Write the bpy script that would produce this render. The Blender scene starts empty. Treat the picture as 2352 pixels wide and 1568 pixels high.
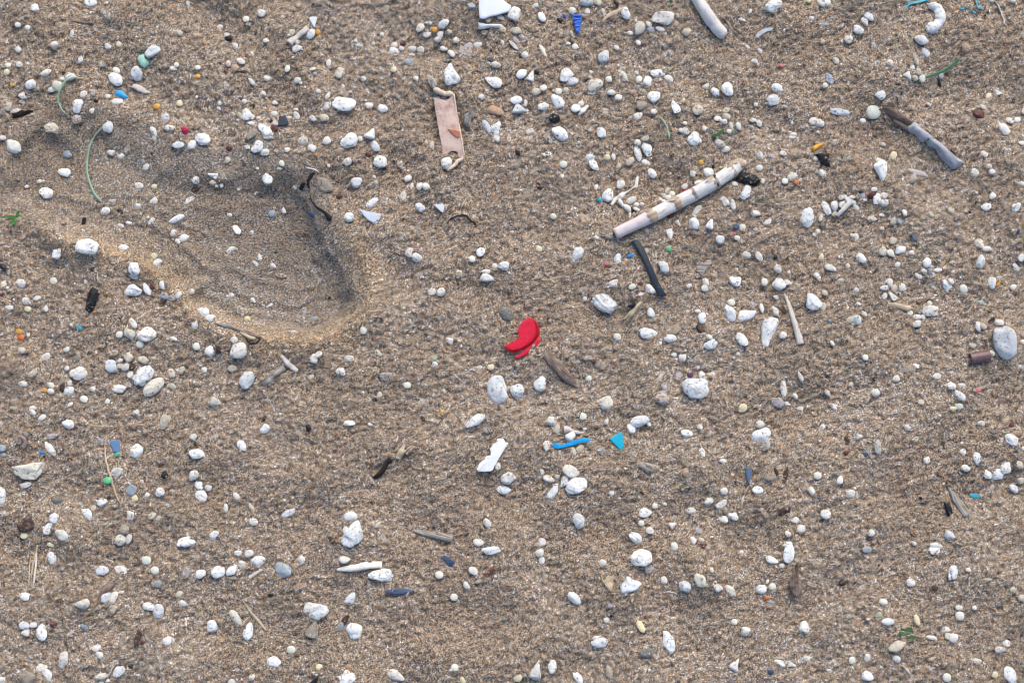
import bpy, math, random
import numpy as np

C = bpy.context.scene.collection
sc = bpy.context.scene
# ------------------------------------------------------------------ camera, sky, sun, exposure
TILT = math.radians(5.0)
DIST = 1.0417
LENS, SENS = 50.0, 36.0
cam = bpy.data.objects.new('camera', bpy.data.cameras.new('camera'))
C.objects.link(cam)
cam.data.lens = LENS
cam.data.sensor_width = SENS
cam.data.clip_start = 0.01
cam.data.clip_end = 200.0
cam.location = (0, -DIST * math.sin(TILT), DIST * math.cos(TILT))
cam.rotation_euler = (TILT, 0, 0)
sc.camera = cam
SUN_EL, SUN_AZ = math.radians(43), math.radians(76)      # azimuth counted from +x towards +y (top of the frame)
w = bpy.data.worlds.new('World')
sc.world = w
w.use_nodes = True
nt = w.node_tree
sky = nt.nodes.new('ShaderNodeTexSky')
sky.sky_type = 'NISHITA'
sky.sun_disc = False
sky.sun_elevation = SUN_EL
sky.sun_rotation = math.radians(90) - SUN_AZ
sky.air_density = 1.0
sky.dust_density = 2.5
bg = nt.nodes['Background']
nt.links.new(sky.outputs[0], bg.inputs[0])
bg.inputs[1].default_value = 0.135
sl = bpy.data.lights.new('sun', 'SUN')
sl.energy = 1.35
sl.angle = math.radians(42)
sl.color = (1.0, 0.93, 0.84)
sun = bpy.data.objects.new('sun', sl)
C.objects.link(sun)
sun.rotation_euler = (math.radians(90) - SUN_EL, 0, SUN_AZ + math.radians(90))
sc.view_settings.view_transform = 'Standard'
sc.view_settings.look = 'None'
sc.view_settings.exposure = 0.72
sc.view_settings.gamma = 1.0
sc.cycles.pixel_filter_type = 'BLACKMAN_HARRIS'
sc.cycles.filter_width = 0.95
sc.view_settings.use_curve_mapping = False

# ------------------------------------------------------------------ data: pebbles, crumbs and black-coded shaded holes read off the beach, one per entry
DATA = """36 1 10.2 7.7 0 w;103 23 29.3 23 -10 w;235 4 11.5 10.2 0 g;267 8 35.7 30.6 -60 w;266 38 8.9 7.7 0 s;313 45 33.2 23 -50 g;442 65 12.8 11.5 0 g;53 74 16.6 12.8 0 n;82 82 15.3 14 0 n;40 79 7.7 6.4 0 b;211 99 24.2 10.7 80 w;315 137 20.4 15.3 -40 w;\
348 131 15.8 14.8 0 y;446 97 11.5 8.9 0 l;54 147 17.9 15.8 -30 s;57 190 19.1 15.3 0 w;24 192 16.6 14 0 n;20 213 17.9 16.6 0 y;136 214 30.6 17.9 25 w;236 177 20.4 14 70 w;298 190 21.7 20.4 0 g;341 207 21.7 16.6 -40 n;340 233 48.5 33.2 -45 w;402 219 37 33.2 -40 w;\
447 152 45.9 29.3 30 w;189 218 19.1 12.8 -75 b;207 227 30.6 19.1 5 w;182 232 15.8 10.7 -20 s;170 252 33.2 28.1 20 c;151 264 19.1 14 0 n;91 249 29.3 26.8 0 w;109 262 16.6 14 0 g;281 247 19.9 18.4 0 g;36 249 13.3 10.7 0 a;68 281 23 19.1 -30 w;65 297 17.9 17.9 0 w;\
26 313 24.2 20.4 60 c;48 326 28.1 14 10 w;245 277 21.7 18.4 70 w;271 273 21.7 19.1 -30 g;269 290 8.2 7.7 0 g;281 297 15.3 8.2 -10 b;314 283 19.1 12.8 0 n;342 299 34.4 17.9 0 s;227 311 42.1 29.3 75 w;269 325 17.9 15.3 70 w;225 350 30.6 26.8 55 g;154 377 39.5 30.6 -20 ca;\
319 374 31.9 26.8 60 w;473 301 21.7 19.1 0 g;460 313 19.1 16.6 0 a;485 349 29.3 24.2 70 w;492 375 17.9 15.3 80 w;451 387 28.1 15.3 -65 sp;549 8 30.6 11.5 -75 w;766 40 25.5 21.7 -45 w;721 57 18.4 17.3 0 n;728 72 15.3 12.8 0 g;644 80 18.4 14 20 w;667 103 19.1 14.8 0 w;\
669 114 20.4 14 0 b;525 97 23 14.8 -35 c;690 137 21.7 16.6 -50 w;779 120 16.6 12.8 -10 s;855 96 17.9 16.6 80 c;911 102 30.6 21.7 65 s;931 96 15.8 14.8 0 a;872 125 15.3 14 0 w;869 143 26.8 20.4 25 w;905 121 8.9 7.7 0 g;952 75 12.2 10.7 0 g;706 180 26.8 15.3 -30 w;\
670 187 18.4 12.8 -75 w;689 201 21.7 17.9 -10 o;661 209 11.5 8.9 0 r;711 211 26.8 8.9 5 k;842 202 20.4 14 75 n;963 186 21.7 13.3 80 s;916 203 17.9 8.9 20 s;923 218 17.3 12.2 0 l;783 230 20.4 16.6 30 sa;821 223 12.8 8.9 30 g;872 237 19.1 16.6 0 w;881 244 9.7 8.9 0 w;\
509 201 20.4 12.8 -10 s;517 191 14 14 0 n;566 203 8.9 7.7 0 g;580 199 14.8 13.3 0 n;579 224 15.8 12.8 0 a;738 241 23 11.5 -50 w;663 256 33.2 19.1 -55 ga;769 274 23 16.6 -65 w;527 304 17.9 17.3 0 y;644 304 11.5 10.7 0 w;642 319 14 11.5 0 w;707 290 16.6 8.9 -40 k;\
716 298 15.3 13.3 0 w;743 307 15.3 6.4 -60 k;807 301 18.4 13.3 -10 w;934 269 13.3 12.2 0 w;961 280 21.7 12.8 65 w;958 310 26.8 19.1 70 w;1005 307 74 43.4 -2 w;724 339 38.3 29.3 -50 wa;704 340 23 10.2 -65 c;757 347 13.3 10.2 20 w;736 362 21.7 10.7 -5 s;696 353 10.2 8.9 0 w;\
804 334 17.3 14.8 0 n;848 344 16.6 10.7 -15 n;807 362 15.8 13.3 0 w;794 356 14 10.2 0 b;806 378 18.4 17.3 0 r;867 322 14 7.7 0 s;869 340 25.5 16.6 -70 w;917 348 21.7 15.3 -25 w;951 346 24.2 20.4 0 c;575 372 26.8 19.1 0 g;503 376 15.3 15.3 0 w;778 385 48.5 28.1 -40 wa;\
737 394 40.8 23 40 t;859 389 7.7 6.4 0 g;995 215 31.9 28.1 80 ca;1132 21 15.3 8.9 0 c;1250 67 7.7 6.4 0 s;1260 69 9.7 9.2 0 s;1232 82 28.1 21.7 80 c;1273 88 15.8 14.8 80 a;1237 98 14 8.9 30 l;1251 103 24.2 16.6 20 w;1300 70 33.2 26.8 75 w;1316 95 15.3 15.3 0 c;\
1302 95 12.8 10.2 0 d;1289 102 24.2 19.1 75 w;1283 116 21.7 16.6 20 w;1335 119 17.3 16.6 0 w;1119 102 12.8 12.8 0 s;1042 121 10.2 8.2 0 w;1052 135 20.4 10.7 -5 w;1093 129 12.2 11.7 0 w;1156 134 17.3 15.8 80 w;1181 129 17.9 15.3 0 r;1176 144 14.8 14 0 w;1154 152 28.1 21.7 -10 w;\
1207 144 24.2 15.3 -5 w;1233 147 20.4 18.4 0 w;1206 161 19.1 6.4 -3 s;1300 144 21.7 15.3 0 w;1176 172 24.2 16.6 -20 g;1198 182 26.8 19.1 10 la;1153 205 15.8 15.8 0 y;1065 232 16.6 15.3 0 w;1218 230 15.3 13.3 0 w;1003 254 15.3 12.8 80 w;1026 269 12.8 10.7 20 w;1081 311 23 19.1 -10 w;\
1121 320 28.1 23 -25 w;1212 349 8.9 7.1 0 l;1163 283 23 10.2 -50 t;1262 241 42.1 26.8 -35 ga;1325 221 62.5 44.6 90 wp;1323 158 24.2 15.3 -55 sa;1367 150 56.1 38.3 65 v;1399 134 24.2 19.9 0 w;1473 126 16.6 9.7 -60 s;1430 135 7.7 7.1 0 l;1413 190 10.7 9.7 0 l;1303 178 15.3 11.5 -30 g;\
1318 184 15.3 10.2 20 b;1362 199 24.2 16.6 -75 g;1441 176 25.5 12.8 -10 x;1453 191 29.3 17.9 -20 c;1445 241 51 30.6 155 wp;1410 286 20.4 15.3 0 w;1413 251 10.2 9.7 0 g;1302 289 17.9 12.8 0 w;1280 289 20.4 10.2 0 w;1275 279 11.5 10.2 0 g;1443 323 68.9 25.5 -25 o;1483 322 10.2 9.7 0 g;\
1426 372 40.8 17.9 -60 w;1452 377 44.6 26.8 70 wa;1361 1 15.3 7.7 0 s;1468 53 20.4 14 -20 s;1431 59 17.9 14 30 c;1473 88 19.1 16.6 0 c;1420 98 19.1 15.3 -20 g;1086 392 33.2 28.1 70 wt;1505 16 16.6 15.8 0 g;1510 2 17.9 12.8 0 g;1569 17 15.3 14 0 s;1507 42 37 31.9 70 w;\
1587 51 30.6 19.1 -65 s;1639 1 15.3 10.2 0 y;1718 5 40.8 28.1 -5 w;1751 7 25.5 20.4 -70 c;1677 34 21.7 21.7 0 w;1721 35 21.7 17.9 -20 w;1768 36 21.7 11.5 -60 c;1806 12 19.1 8.9 -50 b;1833 42 34.4 23 -60 w;1943 57 66.3 40.8 10 wa;1979 76 16.6 12.8 75 g;1873 86 45.9 33.2 60 ca;\
1902 73 18.4 12.2 -55 s;1907 89 20.9 15.3 0 l;1934 87 26.8 12.2 -20 s;1847 98 17.3 12.8 -15 s;1715 89 10.2 7.7 80 l;1568 89 19.1 11.5 30 g;1511 91 30.6 17.9 -10 c;1527 109 25.5 15.3 -45 v;1512 121 30.6 14 -55 v;1642 62 24.2 12.8 -30 b;1675 104 23 14 -60 ct;1673 125 16.6 12.8 -45 k;\
1664 128 15.3 9.7 -10 s;1684 138 17.3 16.8 0 n;1687 152 23 8.9 -5 g;1591 150 39.5 15.3 -60 c;1539 163 21.7 19.1 -30 w;1769 167 37 30.6 70 w;1806 141 15.8 12.8 -60 s;1869 126 16.6 13.3 -60 s;1540 199 14 11.5 0 g;1528 218 31.9 24.2 45 s;1556 223 33.2 25.5 70 wt;1573 212 15.3 14 0 b;\
1656 223 43.4 35.7 40 w;1676 240 33.2 24.2 10 w;1731 212 14 10.2 -50 s;1727 227 16.6 13.3 0 g;1742 250 45.9 34.4 30 c;1783 233 17.3 16.8 0 n;1734 274 24.2 7.7 0 s;1824 221 37 16.6 -50 c;1864 215 12.8 11.5 0 s;1859 196 7.1 6.4 0 s;1871 233 19.9 19.9 0 n;1927 216 39.5 21.7 -5 w;\
1944 207 16.6 16.6 0 g;1958 231 28.1 19.1 -20 w;1897 239 29.3 25.5 90 w;1877 269 20.9 19.9 0 g;1871 255 16.6 12.8 0 l;1915 286 34.4 31.9 0 w;1571 271 24.2 21.7 -20 c;1592 259 20.4 15.8 45 s;1636 269 18.4 18.4 0 n;1656 267 17.3 17.3 0 c;1633 298 45.9 29.3 -55 w;1791 272 24.2 15.8 -10 w;\
1811 286 20.9 18.4 0 s;1512 295 34.4 24.2 0 w;1540 301 23 9.7 85 s;1526 323 42.1 31.9 -20 wt;1593 314 30.6 21.7 10 w;1686 318 26.8 23 0 s;1702 304 18.4 14.8 40 s;1625 348 29.3 25.5 0 b;1641 327 10.2 8.9 0 l;1774 331 26.8 17.3 -60 c;1880 309 30.6 30.6 0 t;1915 328 16.6 15.8 0 s;\
1869 340 28.1 21.7 40 w;1977 314 38.3 23 -60 wa;1849 327 19.1 10.2 30 g;1845 348 20.4 8.9 55 g;1552 386 23 15.3 25 s;1640 392 51 33.2 -35 w;1729 382 15.3 11.5 0 c;1761 389 31.9 24.2 -70 w;1603 382 17.9 8.9 0 x;1996 383 15.3 11.5 -10 s;2011 96 25.5 21.7 20 c;2073 118 12.2 11.7 0 l;\
2264 20 52.3 35.7 10 wa;2368 3 15.3 11.5 -50 y;2414 8 39.5 28.1 0 w;2198 34 12.8 7.7 70 s;2173 58 21.7 8.9 -20 s;2134 123 28.1 19.1 50 ga;2190 140 16.6 10.2 -40 sa;2225 151 23 14 -50 w;2179 162 9.7 9.7 0 g;2209 161 17.9 15.3 0 g;2210 181 21.7 14 -20 wa;2375 54 21.7 14 -20 s;\
2411 72 30.6 12.8 -5 l;2466 76 19.1 9.7 60 c;2485 118 23.5 21.7 0 w;2408 121 19.1 14.8 75 g;2466 123 7.1 7.1 0 s;2448 180 23 17.9 -40 c;2403 189 13.3 12.8 0 g;2484 174 8.9 8.2 0 g;2291 193 15.8 8.9 -5 p;2430 231 31.9 16.6 -65 m;2417 251 15.3 12.8 -80 s;2069 253 24.2 15.3 35 w;\
2095 271 29.3 21.7 -60 w;2131 264 42.1 33.2 -65 w;2189 273 12.8 11.5 -40 g;2277 259 32.7 24.2 -5 w;2264 295 38.3 33.2 0 w;2245 304 9.7 7.1 0 s;2298 313 18.4 10.7 20 c;2214 307 10.7 10.2 0 n;2095 312 19.1 14 50 g;2044 324 29.3 28.6 0 c;2127 324 21.7 15.3 25 c;2127 343 23 17.3 -20 c;\
2103 349 21.7 14 0 s;2121 357 17.3 14 0 s;2006 362 14 10.7 -5 sa;2142 369 20.4 10.2 -75 s;2136 385 15.3 12.8 40 s;2163 371 22.4 15.8 -70 w;2063 377 15.8 11.5 -80 s;2202 374 8.9 6.4 0 l;2206 353 20.4 12.8 0 w;2224 362 20.9 14.8 -75 w;2007 385 24.2 17.9 -30 w;2033 395 28.1 17.9 -10 w;\
2380 355 24.2 18.4 60 w;2400 362 26.8 20.9 -10 w;2323 395 19.1 11.5 10 s;2459 329 56.1 20.4 -5 wa;2034 356 7.7 7.7 0 x;2730 2 17.9 14 0 o;2653 5 12.8 11.5 0 g;2722 44 8.2 8.2 0 v;2906 3 15.3 12.8 0 c;2967 3 16.6 12.8 0 s;2546 51 29.3 20.4 -45 w;2534 65 28.1 17.9 -65 w;\
2512 89 30.6 24.2 -50 w;2739 94 17.3 9.7 -15 s;2698 119 39.5 26.8 -15 w;2710 156 29.3 19.9 -50 w;2553 19 14 7.7 0 l;2554 130 35.7 17.9 -75 ga;2534 175 19.1 8.9 -25 l;2572 186 14 12.2 0 l;2607 187 21.7 19.1 -45 w;2672 198 15.3 12.8 -70 s;2672 213 17.9 14.8 0 g;2660 226 26.8 20.9 -60 wt;\
2679 230 17.3 15.8 0 c;2700 232 24.2 17.9 70 w;2757 223 17.3 11.5 80 s;2767 154 12.2 10.2 0 g;2829 141 28.1 19.1 -65 o;2578 280 29.3 24.2 -40 w;2558 330 40.8 39.5 0 n;2526 354 18.4 14 0 s;2598 343 21.7 11.5 -10 g;2721 306 15.3 7.7 -45 s;2894 282 24.2 15.3 15 y;2925 275 26.8 19.1 0 wt;\
2878 315 26.8 14 -50 c;2867 334 31.9 24.2 -20 r;2957 354 25 15.3 -20 s;2979 352 19.9 15.8 20 n;2940 379 38.3 24.2 -50 s;2998 329 12.8 11.5 90 s;2683 174 35.7 12.8 -70 c;2690 210 23 14.8 -80 c;2752 244 23 8.9 -80 b;2633 248 20.4 8.9 20 k;10 405 19.1 12.8 0 w;40 430 47.2 35.7 -50 w;\
198 452 25.5 23 10 la;326 448 20.9 17.9 0 w;378 434 38.3 20.4 60 g;355 460 20.4 14.8 20 w;190 505 35.7 24.2 -25 wa;427 490 21.7 17.9 60 w;116 532 15.8 10.2 0 w;127 530 7.7 5.6 0 s;78 547 10.2 9.7 0 s;136 567 38.3 30.6 -10 w;193 567 19.1 11.5 -10 g;407 545 24.2 19.1 -10 w;\
452 547 15.3 13.3 0 y;366 574 21.7 14 45 g;329 590 23 11.5 10 g;449 590 28.1 19.1 30 w;403 604 19.1 17.3 0 w;310 620 26.8 23 55 w;352 619 23 11.5 -45 b;246 651 26.8 11.5 75 b;428 637 28.1 15.3 35 g;442 650 28.1 12.8 45 w;378 653 19.1 11.5 -10 s;355 662 17.3 10.7 0 w;\
335 693 12.2 11.5 0 g;186 658 19.1 6.4 20 r;258 724 62.5 44.6 -20 w;170 741 37 25.5 60 w;362 729 29.3 21.7 -5 s;451 751 19.1 14.8 70 y;457 770 31.9 21.7 25 w;394 787 38.3 30.6 -60 w;10 782 24.2 15.3 -45 b;452 403 15.3 11.5 80 s;596 409 47.2 35.7 -5 w;524 426 31.9 19.1 10 s;\
505 434 12.2 9.7 80 b;563 425 28.1 21.7 50 w;672 436 17.3 15.8 0 r;725 432 15.8 12.2 0 w;756 433 38.3 26.8 50 w;776 447 25.5 19.1 0 w;785 401 26.8 15.3 0 w;667 470 18.4 14.8 60 c;842 439 16.6 11.5 40 s;887 414 29.3 24.2 -30 c;958 414 24.2 20.4 45 s;915 435 26.8 20.9 -45 w;\
826 479 17.3 15.3 -60 n;818 493 15.8 9.2 0 w;754 493 10.7 8.2 0 s;963 486 11.5 8.2 -60 s;783 523 34.4 25.5 -65 w;952 544 53.6 38.3 -35 t;596 498 17.9 15.3 40 ga;575 526 25.5 19.1 60 wp;629 514 37 17.9 -10 wa;624 536 17.3 14 25 c;635 545 10.7 7.7 0 s;649 541 17.9 10.7 80 w;\
574 554 28.1 12.8 15 k;699 554 10.2 8.9 0 s;752 564 24.2 10.2 60 g;864 551 16.6 15.3 0 g;993 576 17.9 15.3 0 r;552 587 35.7 15.3 38 wa;559 616 10.7 9.7 0 g;505 583 12.8 11.5 0 g;517 641 47.2 19.1 25 w;672 630 14.8 12.2 0 w;798 627 22.4 18.4 0 l;832 616 18.4 13.3 80 s;\
918 630 33.2 12.8 -25 x;964 637 23 16.6 -60 b;693 670 37 17.9 -65 wa;737 681 13.3 11.5 70 w;508 683 20.4 17.9 40 w;539 697 28.1 20.4 20 w;523 707 17.9 16.6 0 w;678 732 28.1 16.6 30 wa;761 754 21.7 13.3 -75 w;747 771 25.5 11.5 -50 w;798 778 25.5 14 -40 w;522 755 17.9 12.8 20 g;\
1024 416 51 38.3 30 w;1054 408 16.6 15.3 0 w;1099 429 33.2 20.4 -60 w;1080 453 14.8 12.2 0 r;1017 475 26.8 20.4 15 wa;1114 475 40.8 37 -50 w;1086 489 11.5 8.2 80 c;1170 481 33.2 19.1 -70 g;1095 518 12.8 9.7 -30 s;1045 536 30.6 29.3 0 w;1089 546 43.4 23 35 ga;1195 524 23 18.4 45 s;\
1207 545 18.4 9.7 75 s;1229 547 24.2 16.6 80 w;1248 547 20.9 19.9 0 s;1182 573 28.1 17.9 80 w;1090 595 40.8 20.4 45 w;1231 608 29.3 19.9 -35 w;1024 637 28.6 26.8 0 w;1249 420 14 10.7 80 c;1265 427 23 14 -80 c;1265 454 7.7 6.4 0 g;1309 479 33.2 30.6 60 w;1455 405 26.8 17.9 -50 w;\
1198 740 26.8 19.1 70 w;1222 755 33.2 24.2 -10 w;1408 739 27.6 21.7 65 w;1383 759 17.3 17.3 0 n;1450 780 16.6 15.8 0 s;1475 780 30.6 24.2 0 wa;1348 777 15.3 8.9 -60 g;1153 418 9.7 7.1 0 g;1424 796 25.5 12.8 0 s;1344 797 17.9 7.7 0 s;1605 408 30.6 19.1 -60 g;1517 448 20.4 12.8 -60 b;\
1650 482 20.9 19.4 0 n;1647 517 12.2 10.2 60 s;1579 546 23 16.6 -50 k;1621 634 15.8 15.3 0 n;1579 730 17.3 16.8 0 y;1690 748 51 28.1 55 wa;1729 464 26.8 21.7 20 w;1740 485 37 21.7 -50 w;1746 446 12.2 9.7 0 g;1779 461 16.8 15.8 0 y;1797 460 19.9 10.7 -75 s;1813 487 17.9 13.3 80 c;\
1846 474 29.3 17.9 40 c;1868 419 19.1 17.9 0 w;1868 450 47.2 19.1 -72 w;1895 435 49.7 29.3 -75 w;1890 407 21.7 14 20 c;1892 477 25.5 15.8 -30 s;1909 509 29.3 20.4 -45 w;1817 541 26.8 23.5 20 w;1747 549 16.6 12.8 70 s;1780 573 37 29.3 80 w;1757 586 12.8 11.5 0 q;1865 535 39.5 8.9 80 s;\
1849 587 31.9 17.3 35 w;1864 601 16.6 13.3 0 s;1880 599 12.8 10.7 10 s;1864 613 18.4 8.9 -20 s;1850 618 15.3 13.3 0 b;1956 559 19.9 13.3 70 c;1943 573 17.3 14 -30 c;1968 568 19.1 15.3 0 s;1957 579 17.3 15.3 0 s;1942 590 16.6 11.5 0 s;1934 584 10.2 10.2 0 s;1966 632 20.4 17.9 20 r;\
1987 655 17.9 14 -60 wt;1895 675 14 12.2 0 w;1960 669 23 11.5 0 ga;1961 685 35.7 16.6 -85 wp;1747 696 14 9.7 -35 s;1891 731 24.2 12.2 -50 c;1958 729 13.3 12.8 0 G;1920 748 20.4 6.4 65 c;1847 748 18.4 9.7 20 u;1809 759 31.9 20.4 75 w;1774 772 19.1 10.2 -20 p;1944 782 35.7 26.8 -40 w;\
1866 791 7.1 6.6 0 p;2034 411 40.8 33.2 0 w;2109 422 31.9 19.1 -35 c;2123 438 28.1 17.9 15 s;2207 405 19.9 12.8 0 c;2227 456 20.4 16.6 -40 w;2260 460 18.4 14 -20 v;2293 451 19.1 15.3 15 w;2321 402 20.4 11.5 10 s;2445 419 29.3 19.1 30 g;2477 463 24.2 15.3 45 g;2388 465 14 12.8 0 w;\
2374 476 7.7 5.6 0 g;2053 477 13.3 12.2 0 a;2089 490 12.8 9.7 80 b;2029 510 16.6 16.6 0 w;2075 505 30.1 25.5 0 w;2224 493 17.9 16.8 0 n;2047 536 25.5 15.3 10 s;2006 547 17.9 15.3 30 w;2010 557 23 8.9 20 R;2153 539 16.6 12.2 0 n;2171 541 19.9 10.2 -10 o;2235 530 14 8.9 80 n;\
2299 531 17.9 16.8 0 n;2319 518 28.1 21.7 50 c;2331 534 16.6 12.8 -50 O;2286 497 8.9 6.4 0 p;2409 509 24.2 19.1 -40 w;2123 591 30.6 17.9 -50 w;2146 600 30.6 14 -80 w;2184 565 42.1 24.2 70 w;2041 616 38.3 14 45 wa;2036 634 8.2 6.4 0 s;2070 625 9.2 8.2 0 r;2033 656 33.2 25.5 -75 w;\
2081 656 28.6 20.4 70 wt;2157 665 17.9 17.9 0 x;2175 666 17.9 16.8 0 n;2150 683 10.7 9.2 0 p;2159 697 16.6 13.3 0 s;2168 637 6.6 6.6 0 s;2213 625 26.8 17.9 -5 wp;2250 650 28.1 12.8 25 wa;2364 637 58.7 35.7 80 w;2420 610 42.1 20.4 -60 wa;2445 604 27.6 20.9 -80 w;2468 600 23 15.3 40 w;\
2469 579 23.5 14 5 w;2489 590 28.1 17.9 -30 w;2495 579 15.3 11.5 0 w;2445 627 17.3 13.3 40 c;2405 639 19.1 12.2 75 s;2395 680 17.3 13.3 65 w;2385 688 11.5 9.7 -40 s;2406 658 16.6 11.5 -30 d;2464 678 15.8 13.3 0 t;2496 690 12.8 9.7 -30 s;2109 701 28.1 24.2 -50 w;2187 748 24.2 20.4 -20 w;\
2223 752 28.6 19.1 -65 w;2272 755 12.8 9.7 0 b;2404 751 15.8 14.3 0 y;2432 785 33.2 16.6 -20 w;2482 780 15.3 12.2 50 ws;2278 788 25.5 20.4 -80 w;2311 797 8.9 7.7 0 s;2448 652 7.7 5.6 0 g;2585 423 17.9 12.2 -15 c;2617 456 23 17.3 65 y;2573 470 18.4 13.3 5 s;2580 502 58.7 38.3 -82 wp;\
2674 523 28.1 15.3 70 c;2658 543 8.2 5.6 0 s;2736 508 9.7 9.7 0 s;2854 508 26.8 21.7 -85 c;2882 451 23 15.8 -30 s;2895 488 19.1 15.8 0 c;2905 504 18.4 15.8 0 s;2994 420 20.4 12.8 0 s;2994 539 12.8 12.8 0 s;2861 565 8.2 7.1 0 s;2907 575 22.4 16.6 55 s;2954 480 12.8 11.5 0 d;\
2890 605 30.6 21.7 40 w;2977 609 30.6 23 30 w;2784 618 19.9 15.3 -45 c;2726 629 18.4 12.8 -40 c;2561 555 16.6 11.5 0 s;2525 563 19.1 11.5 -10 b;2554 572 24.2 17.9 30 r;2526 576 19.1 15.3 70 l;2510 579 12.8 10.7 30 g;2534 586 11.5 7.1 0 s;2568 584 31.9 25 70 w;2589 575 19.1 18.4 0 w;\
2589 595 25 19.1 10 w;2508 607 21.7 15.8 -50 w;2501 595 15.3 11.5 70 s;2642 607 16.6 10.2 10 g;2649 623 20.4 13.3 -65 s;2582 630 16.6 8.9 -15 s;2554 642 26.8 15.3 0 c;2617 649 21.7 15.8 60 c;2635 648 19.1 14.8 -60 l;2671 657 15.3 8.9 -10 c;2583 670 14.8 11.5 0 c;2559 691 14 9.7 -65 g;\
2507 693 23 14.8 -55 w;2616 706 22.4 20.4 0 c;2723 680 10.7 8.2 80 w;2908 675 7.7 5.6 0 s;2682 695 23 22.4 0 Da;2584 736 29.3 24.2 -50 c;2610 744 24.2 19.1 -50 wp;2637 732 30.1 20.4 10 w;2669 741 14.8 13.3 0 s;2713 740 10.7 9.7 0 l;2522 757 31.9 21.7 -55 w;2629 775 17.9 14 0 n;\
2715 770 26.8 22.4 -80 w;2727 790 24.2 15.3 80 v;2707 794 17.9 11.5 -15 s;2747 791 24.2 11.5 5 s;2868 715 29.3 23 -65 c;2890 729 27.6 15.8 5 w;2941 736 11.5 9.7 0 g;2872 767 38.3 25.5 85 wp;2975 784 23.5 15.3 -50 w;2992 755 23 20.4 30 w;2794 796 16.6 8.9 0 s;2789 768 15.3 7.7 0 c;\
2917 777 5.6 5.1 0 s;2983 678 16.6 9.7 70 x;2840 621 8.9 7.7 0 b;398 807 30.6 23 -20 w;13 831 20.9 14.8 60 s;22 843 8.2 7.7 0 s;3 863 16.6 14 0 r;61 830 29.3 23 -15 w;66 851 17.3 10.2 80 g;158 823 20.4 17.9 0 n;251 822 22.4 8.9 -75 s;109 872 21.7 15.3 20 n;\
76 882 21.7 19.9 0 w;27 900 23.5 14 -15 n;82 905 19.1 15.8 -20 y;135 904 18.4 14.8 75 w;390 851 52.3 37 15 wa;431 847 37 19.1 -60 w;448 840 17.9 12.8 -40 r;475 836 23.5 13.3 -75 s;485 833 15.3 12.8 0 d;482 866 21.7 17.9 -20 v;496 874 15.3 15.3 0 l;232 960 17.3 9.7 -40 q;\
209 952 9.2 8.7 0 s;55 972 17.3 15.8 0 a;61 989 19.4 15.8 0 O;83 981 10.7 8.9 60 s;390 947 30.6 15.3 -55 s;383 980 37 28.1 -60 ca;432 979 52.3 42.1 -5 w;350 980 19.1 17.9 0 n;410 1009 20.4 19.4 0 n;65 1027 23 18.4 5 c;135 1045 27.6 17.9 25 w;195 1023 16.8 15.3 0 n;\
221 1053 21.7 16.6 60 d;174 1059 12.8 7.7 0 g;196 1079 14 12.2 50 s;98 1094 26.8 15.8 40 c;232 1094 48.5 37 10 w;331 1034 28.1 20.4 40 g;377 1047 26.8 23.5 80 c;327 1073 38.3 31.9 -60 w;352 1056 15.8 10.7 25 s;352 1071 17.3 16.8 0 c;369 1075 25 19.1 60 w;387 1075 23 17.9 60 k;\
420 1054 29.3 19.1 -25 ca;382 1097 23 16.6 70 w;391 1103 19.1 10.7 -75 s;422 1101 66.3 40.8 50 w;454 1099 16.6 10.2 85 g;452 1133 67.6 38.3 40 c;375 1127 20.9 16.6 -30 v;350 1139 42.1 24.2 -5 w;495 1129 15.3 14 0 s;69 1124 21.7 15.3 0 w;150 1128 20.9 15.3 -50 w;150 1146 18.4 15.8 0 w;\
132 1141 19.1 16.6 0 a;205 1123 17.3 14 -70 w;181 1136 24.2 17.9 -50 k;204 1145 30.6 25 20 w;272 1139 16.6 13.3 0 s;247 1169 22.4 17.9 -30 n;314 1175 15.8 14 0 n;205 1185 19.1 10.7 40 s;250 1149 11.5 10.2 0 d;428 1187 43.4 23 40 g;96 1195 23 14 0 w;40 1196 24.2 11.5 0 g;\
822 808 34.4 14 -3 g;642 838 31.9 11.5 55 g;561 854 17.3 14 20 s;523 865 23 15.8 65 w;505 872 21.7 16.6 80 v;667 849 8.9 8.2 0 g;676 866 20.9 14 10 w;740 877 24.2 9.7 -50 s;790 894 17.9 8.9 30 s;855 885 19.1 12.8 55 g;894 877 23 8.9 60 g;890 912 23 13.3 80 v;\
595 914 33.2 28.6 -40 w;617 932 28.6 20.9 5 w;573 950 26.8 18.4 75 w;725 934 15.8 14.3 0 y;710 923 15.3 15.3 0 g;697 917 11.5 6.4 0 g;920 935 17.9 15.8 0 l;860 971 17.9 5.6 0 s;624 958 6.6 5.6 0 l;509 992 21.7 9.7 -20 s;687 996 21.7 18.4 0 w;700 1027 47.2 44.6 0 w;\
687 1053 15.3 8.9 -5 x;577 1015 20.4 19.9 0 n;616 1028 27.6 25.5 60 w;642 1024 21.7 19.1 -40 k;664 1032 8.9 4.6 -60 s;836 1013 8.7 7.7 0 l;920 1050 25.5 21.7 80 w;932 1039 23 15.8 40 w;912 1104 17.9 14 35 c;789 1069 6.6 6.1 0 l;533 1085 23 16.6 40 c;520 1083 10.7 9.7 0 s;\
600 1083 17.9 15.3 0 s;682 1080 25 19.9 5 c;503 1093 28.1 17.9 -70 c;724 1113 51 39.5 80 w;996 1088 21.7 17.9 0 s;505 1131 21.7 15.3 -20 c;633 1178 33.2 25.5 -10 cp;909 1167 5.6 5.6 0 y;637 1133 8.9 3.8 -40 s;794 1032 6.1 4.6 0 s;1343 808 24.2 20.4 80 g;1369 817 7.7 6.6 0 g;\
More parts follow.
